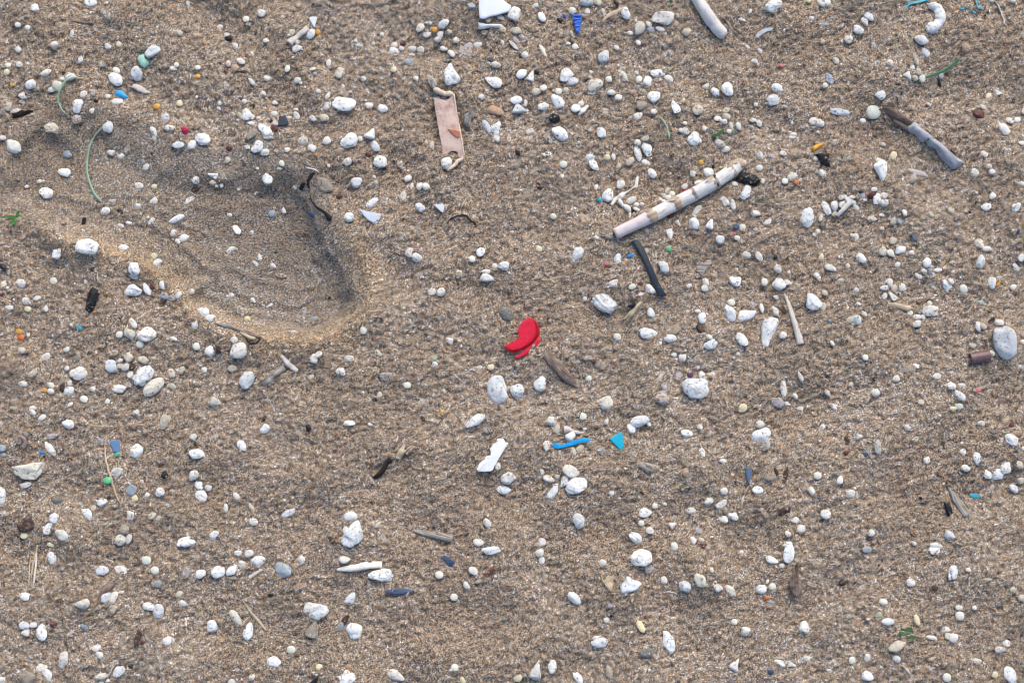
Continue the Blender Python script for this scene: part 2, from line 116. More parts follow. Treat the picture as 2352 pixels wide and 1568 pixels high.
1431 815 44.6 30.6 -20 wt;1308 817 6.4 6.4 0 s;1265 856 21.7 19.9 0 w;1292 856 25 21.7 40 w;1485 921 51 38.3 -50 d;1065 968 20.4 16.8 85 n;1318 998 22.4 15.8 -35 w;1109 1035 22.4 14 -40 c;1023 1050 28.6 17.3 -5 w;1274 1051 13.3 10.2 20 Q;1274 1069 18.4 17.9 0 w;1129 1102 35.7 23 15 v;\
1004 1089 23 16.6 -60 w;1114 1124 12.2 7.7 0 g;1193 1128 19.9 17.3 0 n;1405 1077 14.8 11.5 20 sa;1438 1075 18.9 16.8 0 y;1299 1146 14 14 0 c;1112 1157 17.3 15.3 50 c;1100 1169 14.8 11.5 0 b;1103 1146 6.6 6.1 0 b;1235 1178 23 14.8 50 c;1455 1143 79.1 56.1 -75 w;1494 1101 20.4 14.8 30 g;\
1191 1030 10.2 9.7 0 d;1242 956 5.6 4.6 0 s;1313 1021 14 8.9 -20 o;1093 992 15.3 8.9 50 k;1202 958 9.2 7.1 0 l;1355 1164 12.8 5.6 -60 c;1278 1027 11.5 9.7 0 d;1797 831 27.6 19.1 20 w;1781 840 7.7 5.1 0 s;1852 840 19.9 14 25 n;1905 848 31.9 17.9 -50 w;1878 862 18.4 7.1 15 s;\
1713 873 16.6 13.3 -80 s;1676 873 11.5 10.2 0 g;1714 848 12.8 7.7 60 l;1771 888 74 49.7 -25 wa;1853 891 23 17.9 50 b;1906 916 29.3 19.9 -70 w;1877 831 14 11.5 0 r;1900 976 49.7 31.9 5 wp;1877 968 14 6.4 0 s;1975 968 38.3 24.2 25 t;1963 992 33.2 21.7 -10 w;1934 1006 11.5 8.9 70 s;\
1808 988 21.7 20.4 0 w;1973 1039 16.6 15.3 0 w;1997 1047 19.1 16.6 -60 s;1628 1028 8.9 4.6 0 c;1723 1048 23 14 5 g;1738 1058 13.3 11.5 0 r;1758 1070 29.3 24.2 -20 t;1693 1060 12.8 9.7 0 v;1514 1064 21.7 15.3 80 g;1526 1086 23.5 12.8 -60 g;1502 1098 15.3 11.5 0 g;1726 1108 18.4 15.3 0 n;\
1583 1124 43.4 33.2 75 w;1515 1144 38.3 38.3 40 w;1775 1180 39.5 37 0 c;1933 1104 29.3 12.8 45 c;1988 1101 37 23 65 v;1940 1163 48.5 40.8 80 va;1945 1136 21.7 17.9 70 v;1871 1132 9.7 9.7 0 g;1577 908 14 6.4 0 k;2053 801 15.3 8.9 20 d;2093 805 15.3 5.1 80 c;2154 822 34.4 29.3 -45 wa;\
2019 838 14.8 13.3 0 w;2068 829 26.8 17.9 -55 wa;2063 845 20.4 16.6 -70 w;2088 845 12.8 8.9 0 d;2239 826 23.5 17.9 80 w;2281 833 35.7 31.9 0 w;2308 830 23 20.4 -20 wt;2311 809 21.7 8.9 -80 g;2395 810 25.5 16.6 -40 wa;2415 859 18.4 13.3 -50 c;2275 872 20.4 10.7 -30 s;2142 886 19.9 18.4 0 n;\
2138 919 48.5 33.2 -80 w;2183 923 62.5 29.3 15 w;2205 892 21.7 19.9 0 v;2231 903 26 11.5 -85 s;2271 912 30.6 17.3 -60 w;2296 908 25.5 12.8 -60 k;2380 886 51 43.4 -30 wa;2411 901 25 14.8 75 c;2045 912 18.4 10.7 -10 s;2056 933 31.1 21.7 85 w;2035 956 17.9 14.8 30 t;2054 965 33.2 21.7 -45 k;\
2077 987 17.3 12.8 -20 s;2081 1010 38.3 25 25 w;2172 995 43.4 26.8 -50 w;2250 978 91.8 42.1 80 wa;2293 983 20.4 17.9 60 w;2431 939 10.2 9.2 0 l;2438 1006 17.9 10.2 -50 w;2491 937 25.5 17.9 50 c;2160 1036 15.8 10.7 -5 s;2178 1050 11.5 7.7 30 g;2003 1048 19.1 14 80 s;2008 1027 6.1 5.6 0 s;\
2022 1098 16.8 15.3 0 V;2056 1100 24.2 17.3 -60 s;2087 1096 19.1 11.5 0 s;2038 1138 72.7 59.9 10 w;2158 1153 15.3 14 0 g;2345 1102 33.2 13.3 -70 wa;2295 1138 47.2 16.6 -88 w;2329 1160 19.1 12.8 -40 w;2278 1179 40.8 29.3 -15 v;2304 1182 12.2 11.5 0 s;2424 1151 21.7 13.3 -50 c;2435 1148 9.2 8.2 0 x;\
2438 1164 18.4 9.7 35 o;2442 1192 21.7 12.2 -45 s;2492 1126 14 11.5 40 c;2176 1194 23 20.4 20 y;2345 1197 24.2 12.8 0 w;2129 1177 23 5.1 -80 c;2423 1092 15.3 7.7 -50 g;2464 821 15.3 11.5 0 c;2690 809 23 12.8 -40 w;2730 806 19.1 17.9 -80 v;2790 805 18.4 12.8 70 g;2709 801 10.2 6.4 0 s;\
2607 829 26 15.3 -80 w;2589 844 24.2 13.3 10 w;2619 845 24.2 17.3 70 c;2642 843 23 21.4 0 w;2591 867 20.4 13.3 70 s;2615 868 26.8 17.3 -50 wa;2507 850 16.6 14 -20 w;2772 835 30.6 21.7 -40 wa;2786 824 17.9 14 -50 s;2775 854 12.8 8.7 0 v;2822 847 24.2 20.4 -70 n;2905 830 32.7 22.4 -85 wp;\
2927 812 12.2 7.1 0 s;2969 842 19.9 15.8 0 n;2875 887 19.1 12.2 -20 l;2954 911 14 6.4 0 c;2950 895 19.1 8.9 20 g;2724 888 14 13.3 0 n;2725 912 42.1 31.9 -10 w;2710 906 15.3 12.8 0 w;2665 916 16.8 15.8 0 n;2686 929 22.4 15.3 0 w;2704 929 17.3 12.2 -80 s;2686 949 24.2 19.1 25 wa;\
2529 918 24.2 13.3 -50 c;2515 890 13.3 8.9 -30 s;2510 937 28.1 23 -50 w;2645 900 48.5 12.8 -20 t;2865 956 27.6 15.3 -80 w;2880 957 19.1 17.3 -20 c;2903 942 30.6 11.5 50 k;2927 945 24.2 17.3 0 w;2971 988 23.5 18.4 20 g;2995 1001 14 11.5 0 s;2942 1004 94.4 65.1 -70 w;2848 1013 20.4 12.8 -20 c;\
2903 1035 19.9 15.3 -40 w;2535 1047 15.8 15.8 0 n;2657 1081 45.9 22.4 5 tp;2683 1072 17.9 11.5 -40 s;2794 1041 10.2 7.1 0 x;2987 1072 15.3 9.7 -50 s;2829 1069 6.4 5.6 0 s;2625 1109 19.1 17.9 0 w;2744 1102 22.4 17.9 20 w;2562 1109 19.1 15.3 50 k;2788 1130 30.6 20.4 5 wa;2818 1128 20.9 12.8 10 s;\
2864 1143 16.6 14 -20 p;2565 1151 23 20.9 20 w;2538 1173 38.3 14 55 g;2811 1158 34.4 19.1 -45 w;2698 1154 14 10.2 0 g;2698 1177 16.8 15.3 0 c;2809 1190 19.9 16.3 0 n;2792 1196 20.4 10.2 0 y;2802 1034 8.9 7.7 0 d;95 1206 25.5 14 -45 w;124 1223 23 14 30 w;201 1242 33.2 23.5 -20 w;\
400 1210 19.1 17.3 20 w;418 1202 15.3 6.4 0 g;449 1253 17.9 11.5 -10 g;481 1235 44.6 23 78 c;496 1224 28.1 14 85 c;152 1277 34.4 14 10 v;147 1314 45.9 20.4 -50 w;292 1291 19.1 12.8 -10 l;281 1282 17.9 8.9 -15 g;297 1335 26.8 16.6 -75 g;401 1321 37 33.2 60 w;369 1231 8.2 7.1 0 l;\
121 1325 10.7 8.9 20 u;8 1312 20.4 17.9 70 l;10 1332 15.8 11.5 0 l;344 1330 16.6 8.9 35 G;316 1339 8.9 4.1 -80 s;86 1377 76.5 49.7 -5 ca;76 1420 33.2 15.3 15 sa;343 1383 37 24.2 40 wa;316 1407 20.4 18.4 0 G;483 1390 23 18.4 -80 b;416 1410 11.2 11.2 0 c;381 1433 39.5 31.9 -40 l;\
470 1441 25.5 24.5 0 w;432 1449 13.3 11.7 30 n;395 1459 18.9 17.3 0 y;383 1472 17.9 14 -45 g;3 1450 51 29.3 -80 w;169 1469 38.3 26.8 -25 d;301 1471 30.6 21.7 -10 wa;274 1488 19.1 12.8 45 c;257 1504 40.8 23 -50 w;196 1492 11.5 8.9 0 l;142 1498 7.7 6.6 0 s;79 1534 48.5 40.8 10 k;\
160 1519 30.6 25.5 -70 w;142 1548 33.2 20.9 65 w;71 1568 19.1 17.9 0 y;65 1577 14 8.9 -20 b;182 1566 42.1 29.3 -20 w;383 1509 27.6 21.7 -80 w;429 1508 21.7 8.9 5 g;448 1509 29.3 14.8 40 c;464 1518 19.1 11.5 50 c;353 1581 30.6 28.1 30 c;377 1578 26.8 15.8 75 w;151 1594 21.7 12.8 0 y;\
364 1550 28.1 25.5 0 t;318 1455 14 10.2 0 k;445 1560 7.7 6.4 0 x;205 1345 15.3 8.9 -20 k;821 1212 9.7 7.1 -50 s;774 1231 14.8 11.5 60 b;676 1252 23 8.9 10 g;903 1253 24.2 15.3 -70 b;776 1257 28.6 23 40 w;568 1280 21.7 17.9 40 w;708 1305 31.9 21.7 -70 w;577 1329 44.6 26.8 5 w;\
624 1368 23.5 7.7 -35 ta;568 1391 30.6 24.2 20 wa;582 1418 33.2 20.4 -60 w;610 1427 21.7 19.9 60 w;589 1450 42.1 30.6 -45 w;693 1453 23 14.8 -50 s;737 1486 26.8 12.8 -65 c;662 1488 23.5 13.3 -85 w;845 1503 43.4 19.1 25 w;743 1528 25 19.9 -10 w;851 1526 7.1 6.6 0 g;626 1567 30.6 19.1 55 wa;\
548 1586 54.8 28.1 15 wa;975 1585 33.2 15.3 -50 k;572 1300 12.8 7.7 -50 k;937 1441 11.5 10.2 0 d;1024 1239 31.9 15.8 -5 sa;1019 1252 9.7 6.6 0 c;1085 1243 13.3 9.2 -5 s;1297 1206 14.3 13.3 0 a;1303 1247 15.8 10.7 -35 c;1392 1233 63.8 25.5 35 w;1459 1216 15.8 15.3 0 g;1422 1262 12.2 11.5 -40 l;\
1376 1279 9.7 6.6 0 s;1458 1365 23.5 15.8 80 w;1429 1388 7.7 7.1 0 g;1488 1400 39.5 33.2 -10 w;1477 1435 40.8 25 -5 w;1360 1481 16.6 14 -50 x;1428 1533 29.3 17.9 -65 w;1401 1589 28.1 19.1 -5 w;1027 1513 40.8 29.3 10 w;1036 1562 76.5 54.8 75 wp;1011 1551 19.9 11.7 70 s;1107 1537 20.4 12.2 55 c;\
1239 1226 17.9 10.2 -70 k;1089 1420 10.2 9.2 0 x;1112 1353 6.4 5.1 0 l;1616 1233 26.8 23.5 -40 w;1630 1255 26 19.9 -85 c;1707 1219 20.9 19.9 0 n;1777 1235 15.3 12.8 75 w;1873 1233 54.8 30.6 20 w;1848 1255 28.1 23.5 -50 w;1901 1242 14 10.7 -50 s;1670 1278 29.3 24.2 55 w;1601 1306 28.6 17.9 -85 wp;\
1715 1256 14 9.7 10 st;1701 1254 10.2 8.2 0 b;1698 1315 26.8 16.6 55 c;1679 1323 25.5 14.8 -80 c;1761 1321 31.9 20.9 -60 g;1539 1321 8.9 7.7 0 g;1639 1321 7.7 4.6 0 s;1783 1255 9.7 7.7 0 g;1588 1381 17.3 10.2 -75 w;1608 1402 31.9 17.3 -15 w;1632 1395 16.6 15.8 0 c;1672 1381 49.7 31.9 -30 w;\
1654 1409 35.7 19.1 65 w;1688 1422 62.5 43.4 20 w;1622 1439 51 21.7 58 wa;1791 1444 15.3 13.3 0 s;1890 1501 35.7 25.5 15 w;1919 1482 17.9 14 30 w;1947 1476 13.3 7.7 -15 s;1831 1373 16.6 11.5 -30 g;1879 1532 17.3 15.8 0 n;1904 1553 21.7 18.4 0 w;1862 1574 39.5 25.5 -30 w;1971 1536 21.7 18.4 30 wt;\
1696 1524 43.4 31.9 -70 w;1606 1539 12.8 11.2 0 l;1587 1587 25.5 21.7 70 w;1975 1596 17.9 14 0 n;1974 1398 10.2 9.2 0 l;1931 1503 15.3 6.4 -40 g;1880 1441 17.9 7.7 -45 k;2050 1251 18.7 15.2 80 w;2012 1270 32.1 20.1 -10 w;2224 1243 24.6 21.4 20 w;2229 1275 55.8 36.6 30 w;2244 1300 33.5 22.3 -80 c;\
2058 1325 25.9 12.5 -80 s;2117 1350 20.5 12.5 0 s;2173 1202 17.9 8.9 0 y;2383 1212 17.9 11.6 -10 g;2410 1250 17 16.1 90 w;2481 1292 31.2 18.7 -85 k;2479 1327 20.1 13.4 80 r;2215 1358 7.1 5.4 40 s;2007 1383 23.2 18.7 80 oa;2255 1399 33.5 23.2 10 t;2274 1382 24.6 9.8 -70 k;2301 1391 49.1 15.6 75 k;\
2395 1393 21.4 19.2 0 n;2461 1405 25 17 70 sp;2120 1438 22.3 19.6 0 w;2220 1435 31.2 21.4 -15 w;2377 1437 22.3 16.1 -55 w;2491 1446 24.6 21.4 0 w;2077 1467 27.7 18.7 35 w;2114 1476 33.5 16.1 28 w;2124 1492 19.6 19.6 0 g;2024 1495 30.4 17.9 0 w;2148 1510 30.4 20.5 -25 w;2120 1522 22.3 20.5 -60 w;\
2235 1497 24.6 14.3 -40 g;2298 1496 33.5 17 5 k;2418 1506 26.8 25 0 w;2329 1522 22.3 17 0 w;2345 1549 24.1 23.2 90 w;2308 1563 18.7 14.3 -60 w;2047 1554 23.2 17.9 -40 v;2055 1582 15.2 15.2 0 c;2031 1582 22.3 14.3 -70 s;2062 1595 17.9 10.7 0 r;2309 1595 31.2 17.9 0 w;2160 1562 24.6 8 -40 b;\
2225 1421 7.1 6.2 0 l;2063 1368 6.2 5.4 0 s;2446 1389 13.4 10.7 0 d;2095 1408 6.2 5.4 0 b;2545 1225 17 10.7 -60 g;2657 1252 17.9 17 0 w;2517 1278 18.7 17 0 wt;2571 1308 41.1 18.7 -85 c;2536 1330 14.3 12.5 0 x;2683 1285 17 13.4 70 c;2874 1240 23.2 13.4 -5 w;2930 1273 12.5 11.6 0 d;\
2962 1287 40.2 29 -35 w;2820 1324 18.7 16.1 -70 s;2714 1347 21.4 17 75 s;2862 1343 33.5 20.5 -65 w;2946 1369 37.9 27.7 65 w;2986 1361 21.4 20.1 90 c;2829 1370 26.8 18.7 -10 w;2814 1386 13.4 12.5 0 g;2892 1388 27.7 21.4 -80 wa;2919 1388 35.7 30.4 -30 w;2734 1399 22.3 16.1 -20 g;2764 1417 7.1 5.4 60 s;\
2981 1318 12.5 9.8 -20 d;2997 1313 9.8 8.9 90 s;2991 1407 22.3 17.9 30 c;2970 1430 30.4 19.6 -40 w;2855 1452 29 12.5 -12 q;2697 1458 8.9 8 0 b;2779 1494 51.3 18.7 -70 b;2816 1452 11.2 10.7 0 d;2552 1560 19.6 18.7 90 w;2780 1567 29.5 21.4 -25 w;2677 1590 15.2 9.8 -40 s;2742 1596 33.5 15.2 0 w;\
2678 1570 33.5 9.8 -45 k;2500 1443 11.6 5.4 90 s;2958 1242 26.8 17.9 -45 r;2904 1429 22.3 12.5 30 v;154 1632 36.6 23.2 -70 w;300 1670 33.5 27.7 30 w;356 1666 37.9 22.3 -20 wa;430 1641 25 22.3 0 n;454 1670 22.3 20.5 0 n;165 1700 18.7 15.2 0 g;463 1711 24.6 20.1 40 l;75 1746 31.2 21.4 -5 w;\
160 1728 10.7 8 0 g;354 1734 17 9.8 10 s;311 1746 30.4 26.8 50 w;332 1748 33.5 23.2 75 w;329 1785 25.9 24.1 80 t;285 1777 21.4 16.1 10 g;243 1769 43.7 27.7 10 ca;436 1775 32.1 20.5 -10 w;466 1790 42.4 31.2 -80 w;72 1830 26.8 23.2 20 w;99 1829 20.1 14.3 5 s;76 1851 22.3 19.6 0 w;\
123 1850 46.9 29.5 -80 w;157 1828 20.1 15.2 -10 r;247 1835 22.3 11.6 -25 l;491 1876 25 24.6 90 w;284 1897 24.6 17 30 s;293 1917 22.3 17 -40 w;188 1932 48.2 26.8 70 w;229 1933 8.9 8 0 s;87 1925 12.5 7.1 0 l;248 1948 22.3 16.1 20 g;117 1955 42.9 24.1 5 w;142 1975 35.7 20.5 -60 w;\
82 1984 42.4 37.9 -40 t;298 1981 33.5 18.7 10 c;314 1992 15.2 9.8 -10 s;296 1998 16.1 8 0 s;349 1964 36.6 26.8 30 wa;5 1990 26.8 17.9 -20 w;404 1867 49.1 17.9 75 k;176 1760 20.1 13.4 -10 k;386 1950 17.9 12.5 0 k;417 1881 13.4 10.7 60 r;342 1885 8 7.1 0 s;698 1620 22.3 15.2 -5 w;\
730 1620 24.6 19.6 35 w;708 1652 23.2 21.4 -70 w;753 1645 50 35.7 5 w;589 1680 27.7 22.3 15 w;542 1676 36.6 25 75 v;640 1674 39.3 32.1 35 w;680 1670 35.7 23.2 35 w;792 1674 24.1 21.4 0 g;830 1669 49.1 35.7 -30 l;883 1639 24.6 18.7 75 w;686 1692 33.5 9.8 2 t;794 1743 16.1 10.7 0 b;\
525 1740 25 17 30 c;537 1767 19.6 19.6 0 w;621 1833 32.1 29.5 -40 w;692 1809 51.3 23.2 -60 c;729 1847 48.2 27.7 75 w;904 1779 33 24.1 60 w;933 1789 60.3 46.9 5 wa;921 1841 53.6 40.2 70 tt;853 1902 23.2 20.5 0 n;803 1937 36.6 27.7 -25 w;935 1952 18.7 15.2 40 y;738 1982 17 14.3 80 s;\
679 1994 19.6 11.6 0 w;927 1975 7.1 5.4 0 s;504 1875 19.6 14.3 90 w;880 1729 9.8 8.9 0 x;593 1803 26.8 8 -55 t;997 1832 22.3 17.9 90 l;866 1855 20.1 12.5 -25 k;533 1600 22.3 6.2 0 g;996 1983 17.9 8 170 w;1011 1639 29 19.6 0 w;1116 1683 69.2 34.8 0 wa;1439 1612 52.7 22.3 3 w;\
1387 1671 28.6 19.6 -45 w;1287 1683 21.4 19.6 0 n;1330 1748 19.6 18.7 0 n;1342 1759 12.5 11.6 0 g;1366 1714 23.2 15.2 -65 w;1029 1752 37.9 22.3 50 wa;1171 1732 79.5 19.6 -3 x;1312 1643 42.4 22.3 -30 x;1041 1846 46.9 42 -70 w;1008 1818 49.1 17.9 50 k;1331 1911 18.7 11.6 -30 g;1332 1954 18.7 18.7 0 n;\
1356 1992 22.3 11.6 -65 y;1161 1978 49.1 29.5 -30 wp;1018 1983 44.6 39.3 0 w;1437 1673 40.2 14.3 45 r;1404 1700 26.8 12.5 30 t;1395 1911 24.6 7.1 -55 t;1450 1704 16.1 11.6 0 v;1236 1951 8 7.1 0 x;1222 1706 9.8 7.1 0 s;1479 1814 16.1 9.8 0 d;1581 1619 24.1 21.4 20 w;1587 1641 20.5 15.2 80 s;\
1766 1647 18.7 16.1 0 n;1878 1633 58 46.9 10 w;1901 1669 26.8 24.1 0 v;1944 1697 25 17.9 -65 s;1845 1716 55.8 42.4 50 wa;1683 1751 43.7 24.6 -35 w;1996 1716 25 13.4 90 w;1777 1815 16.1 15.2 0 n;1729 1794 12.5 10.7 50 g;1877 1834 33.5 17 -60 y;1957 1879 64.7 32.1 -70 w;1755 1879 44.6 33 -5 w;\
1895 1913 40.2 30.4 -10 d;1682 1890 16.1 13.4 0 g;1618 1951 38.4 23.2 80 w;1785 1968 36.6 17.9 -75 t;1694 1984 34.8 19.6 -50 w;1571 1960 55.8 34.8 75 wt;1516 1983 23.2 23.2 0 y;1533 1977 19.6 15.2 0 g;1602 1986 24.6 13.4 35 g;1594 1689 33.5 13.4 -80 t;1789 1771 26.8 20.5 -20 v;1975 1603 19.6 17 0 n;\
1886 1867 31.2 8 3 t;1791 1803 8.9 8 0 b;1853 1756 19.6 5.4 70 c;2062 1602 14.3 9.8 0 r;2072 1606 14.3 11.6 0 g;2310 1618 58 30.4 85 w;2261 1640 33.5 17.9 -25 w;2291 1656 12.5 11.6 0 s;2084 1669 14.3 10.7 -80 s;2051 1698 40.2 29.5 -60 c;2008 1716 27.7 27.7 0 w;2103 1722 26.8 19.6 -30 wa;\
2139 1730 40.2 23.2 -40 c;2230 1724 28.6 25 20 w;2263 1717 17.9 17.9 0 n;2248 1702 13.4 8 60 s;2247 1750 12.5 11.6 0 O;2258 1764 15.2 12.5 -30 l;2151 1821 17 16.1 0 s;2183 1848 25 24.1 90 w;2356 1835 33 27.7 80 w;2108 1852 9.8 6.2 0 s;2156 1945 33.5 25.9 60 wt;2284 1941 31.2 15.2 -22 w;\
2319 1946 23.2 15.2 -20 wt;2358 1929 28.6 15.2 5 w;2430 1962 18.7 7.1 -5 s;2488 1806 33.5 17 5 g;2479 1791 11.6 9.8 0 t;2495 1933 19.6 16.1 90 n;2258 1967 16.1 14.3 140 x;2472 1703 29 19.6 10 k;2390 1684 7.1 5.4 0 s;2283 1928 35.7 9.8 -8 t;2363 1904 7.1 7.1 0 c;2283 1805 17.9 6.2 80 g;\
2270 1803 6.2 6.2 0 s;2539 1608 26.8 19.6 0 l;2740 1609 43.7 29.5 10 w;2790 1678 42.4 32.1 65 wa;2837 1668 15.2 10.7 -10 s;2668 1705 22.3 20.5 0 s;2892 1696 26.8 6.2 0 c;2740 1721 17 15.2 0 k;2967 1727 17 16.1 0 c;2995 1751 26.8 17.9 170 c;2587 1763 22.3 18.7 -10 s;2575 1799 15.2 11.6 20 Q;\
2600 1820 33.9 18.7 0 s;2686 1815 29 14.3 -75 y;2854 1779 12.5 11.6 0 s;2807 1779 21.4 13.4 0 n;2811 1803 23.2 23.2 0 n;2728 1866 28.6 11.6 -10 s;2770 1843 24.1 16.1 0 w;2776 1862 19.6 18.7 90 c;2792 1867 25.9 24.1 60 s;2947 1884 21.4 18.7 0 w;2929 1902 28.6 16.1 5 w;2627 1891 50 27.7 25 ca;\
2540 1925 23.2 16.1 80 w;2626 1929 20.5 17.9 -30 s;2541 1979 30.4 25 -20 w;2773 1983 22.3 22.3 0 n;2866 1934 34.8 11.6 -5 w;2913 1975 18.7 17 0 y;2957 1974 51.3 35.7 -75 w;2917 1779 12.5 8.9 0 x;2502 1932 19.6 11.6 90 c;2995 1680 22.3 22.3 0 g;2959 1870 13.4 8.9 0 k"""
ROWS = []
for r in DATA.split(';'):
    p = r.split()
    ROWS.append(tuple(float(v) for v in p[:5]) + (p[5],))

# ------------------------------------------------------------------ helpers
def ray_plane(px, py, z=0.0):
    u = (np.asarray(px, float) - 1500) / 3000 * SENS
    v = -(np.asarray(py, float) - 1000) / 3000 * SENS
    ct, st = math.cos(TILT), math.sin(TILT)
    dy = v * ct + LENS * st
    dz = v * st - LENS * ct
    t = (z - cam.location[2]) / dz
    return u * t, cam.location[1] + dy * t

rng = np.random.default_rng(7)
random.seed(7)

# footprint outline
FP = np.array([(40,330),(75,295),(150,272),(235,262),(320,296),(400,345),(480,362),(570,356),(650,368),(705,395),(738,450),
               (765,510),(805,575),(835,640),(826,700),(782,745),(700,768),(600,762),(520,738),(450,700),(405,650),(330,590),
               (250,555),(150,525),(60,490),(15,430)], float) * 1.2755
fx, fy = ray_plane(FP[:, 0], FP[:, 1])
FPW = np.stack([fx, fy], 1)

def sdf(x, y):
    """signed distance to the footprint outline, positive inside"""
    best = np.full(x.shape, 9.0)
    ins = np.zeros(x.shape, bool)
    n = len(FPW)
    for i in range(n):
        ax, ay = FPW[i]
        bx, by = FPW[(i + 1) % n]
        ex, ey = bx - ax, by - ay
        t = np.clip(((x - ax) * ex + (y - ay) * ey) / (ex * ex + ey * ey), 0, 1)
        best = np.minimum(best, np.hypot(x - ax - t * ex, y - ay - t * ey))
        c = ((ay > y) != (by > y)) & (x < (bx - ax) * (y - ay) / (by - ay + 1e-12) + ax)
        ins ^= c
    return np.where(ins, best, -best)

def smooth(t):
    t = np.clip(t, 0, 1)
    return t * t * (3 - 2 * t)

# noise tile (periodic), 0.5 mm cells
NT = 2048
CELL = 0.0005
def band(lo, hi, seed, ax=1.0, rot=0.0):
    """band limited noise with wavelengths between lo and hi metres"""
    r = np.random.default_rng(seed)
    f = np.fft.rfft2(r.standard_normal((NT, NT)))
    ky = np.fft.fftfreq(NT, CELL)[:, None]
    kx = np.fft.rfftfreq(NT, CELL)[None, :]
    a, b = math.cos(rot), math.sin(rot)
    k1, k2 = (kx * a + ky * b) * ax, -kx * b + ky * a
    k = np.sqrt(k1 ** 2 + k2 ** 2) + 1e-9
    m = np.exp(-(k * lo) ** 2) * (1 - np.exp(-(k * hi) ** 2))
    g = np.fft.irfft2(f * m, s=(NT, NT))
    return g / g.std()

N_SML = band(0.0040, 0.0070, 5, 1.3, 0.5)
N_SML = N_SML + 0.3 * np.minimum(N_SML, 0) * np.abs(N_SML)
N_MID = band(0.0075, 0.014, 1, 1.5, 0.7)
N_MID = N_MID + 0.25 * np.minimum(N_MID, 0) * np.abs(N_MID)       # small pits sharper than the crests
N_FIN = band(0.0022, 0.004, 2)
N_LOW = band(0.05, 0.12, 3)

def samp(g, x, y):
    u = np.mod(np.asarray(x) / CELL, NT)
    v = np.mod(np.asarray(y) / CELL, NT)
    i, j = u.astype(int), v.astype(int)
    fu, fv = u - i, v - j
    i1, j1 = (i + 1) % NT, (j + 1) % NT
    i, j = i % NT, j % NT
    return (g[j, i] * (1 - fu) + g[j, i1] * fu) * (1 - fv) + (g[j1, i] * (1 - fu) + g[j1, i1] * fu) * fv

def height(x, y, full=True):
    x = np.asarray(x, float)
    y = np.asarray(y, float)
    d = sdf(x, y)
    px = 1500 + x * 4000
    py = 1000 - y * 4000
    dep = np.interp(px, [0, 350, 650, 950], [0.0065, 0.0080, 0.0105, 0.0150])
    upper = smooth((620 - py) / 160)
    wall = np.interp(px, [0, 600, 950], [0.016, 0.020, 0.036]) * (1 - upper) + np.interp(px, [0, 300, 600, 860, 960], [0.014, 0.030, 0.050, 0.042, 0.028]) * upper
    wall = wall * (1 - 0.55 * smooth((py - 800) / 120))
    wob = 0.0025 * samp(N_MID, x * 0.4, y * 0.4)
    h = -dep * smooth((d + wob + 0.003) / wall)
    bowl = np.exp(-(((px - 880) / 190) ** 2 + ((py - 780) / 180) ** 2))
    h = h - 0.006 * bowl * smooth(d / 0.02)
    out = np.clip(-d, 0, 1)
    lowr = smooth((py - 560) / 200) * 0.75 + 0.25
    h = h + 0.0046 * lowr * np.exp(-((out - 0.008) / 0.011) ** 2) * smooth((-d + 0.006) / 0.012)
    low = (py > 560) & (px < 1000)
    for dd, a in ((0.012, 0.0017), (0.024, 0.0014), (0.037, 0.0010)):
        h = h + np.where(low, a, a * 0.25) * np.exp(-((d - dd + 0.7 * wob) / 0.0030) ** 2)
    smo = smooth((d + 0.016) / 0.016)
    far = smooth((np.maximum(np.abs(x) - 0.4, np.abs(y) - 0.27)) / 0.2)
    h = h + 0.0020 * samp(N_LOW, x, y) * (1 - 0.6 * smo)
    h = h + 0.00036 * samp(N_MID, x, y) * (1 - 0.75 * smo) * (1 - 0.5 * far)
    h = h + 0.00032 * samp(N_SML, x, y) * (1 - 0.86 * smo)
    h = h + 0.00019 * samp(N_FIN, x, y) * (1 - 0.6 * smo)
    return h, smo

def world(px, py):
    z = 0.0
    for _ in range(3):
        x, y = ray_plane(px, py, z)
        z, _s = height(x, y)
    return x, y, z

def tag(o, label=None, cat=None, group=None, kind=None):
    if label: o['label'] = label
    if cat: o['category'] = cat
    if group: o['group'] = group
    if kind: o['kind'] = kind
    return o

def mesh(name, v, f, mats, parent=None, loc=None, smooth_=True, mi=None, tc=None):
    me = bpy.data.meshes.new(name)
    v = np.asarray(v, float)
    if isinstance(f, np.ndarray):
        me.vertices.add(len(v))
        me.vertices.foreach_set('co', v.ravel())
        k = f.shape[1]
        me.loops.add(f.size)
        me.loops.foreach_set('vertex_index', f.ravel().astype(np.int32))
        me.polygons.add(len(f))
        me.polygons.foreach_set('loop_start', np.arange(0, f.size, k, dtype=np.int32))
        me.update(calc_edges=True)
    else:
        me.from_pydata(v.tolist(), [], f)
        me.update()
    if smooth_:
        me.polygons.foreach_set('use_smooth', np.ones(len(me.polygons), bool))
    for m in (mats if isinstance(mats, (list, tuple)) else [mats]):
        me.materials.append(m)
    if mi is not None:
        me.polygons.foreach_set('material_index', np.asarray(mi, np.int32))
    if tc is not None:
        at = me.attributes.new('tc', 'FLOAT_VECTOR', 'POINT')
        at.data.foreach_set('vector', np.asarray(tc, float).ravel())
    o = bpy.data.objects.new(name, me)
    C.objects.link(o)
    if parent: o.parent = parent
    if loc is not None: o.location = loc
    return o

def empty(name, loc):
    o = bpy.data.objects.new(name, None)
    o.empty_display_size = 0.01
    C.objects.link(o)
    o.location = loc
    return o

# ------------------------------------------------------------------ materials
def newmat(name):
    m = bpy.data.materials.new(name)
    m.use_nodes = True
    t = m.node_tree
    b = t.nodes['Principled BSDF']
    return m, t, b

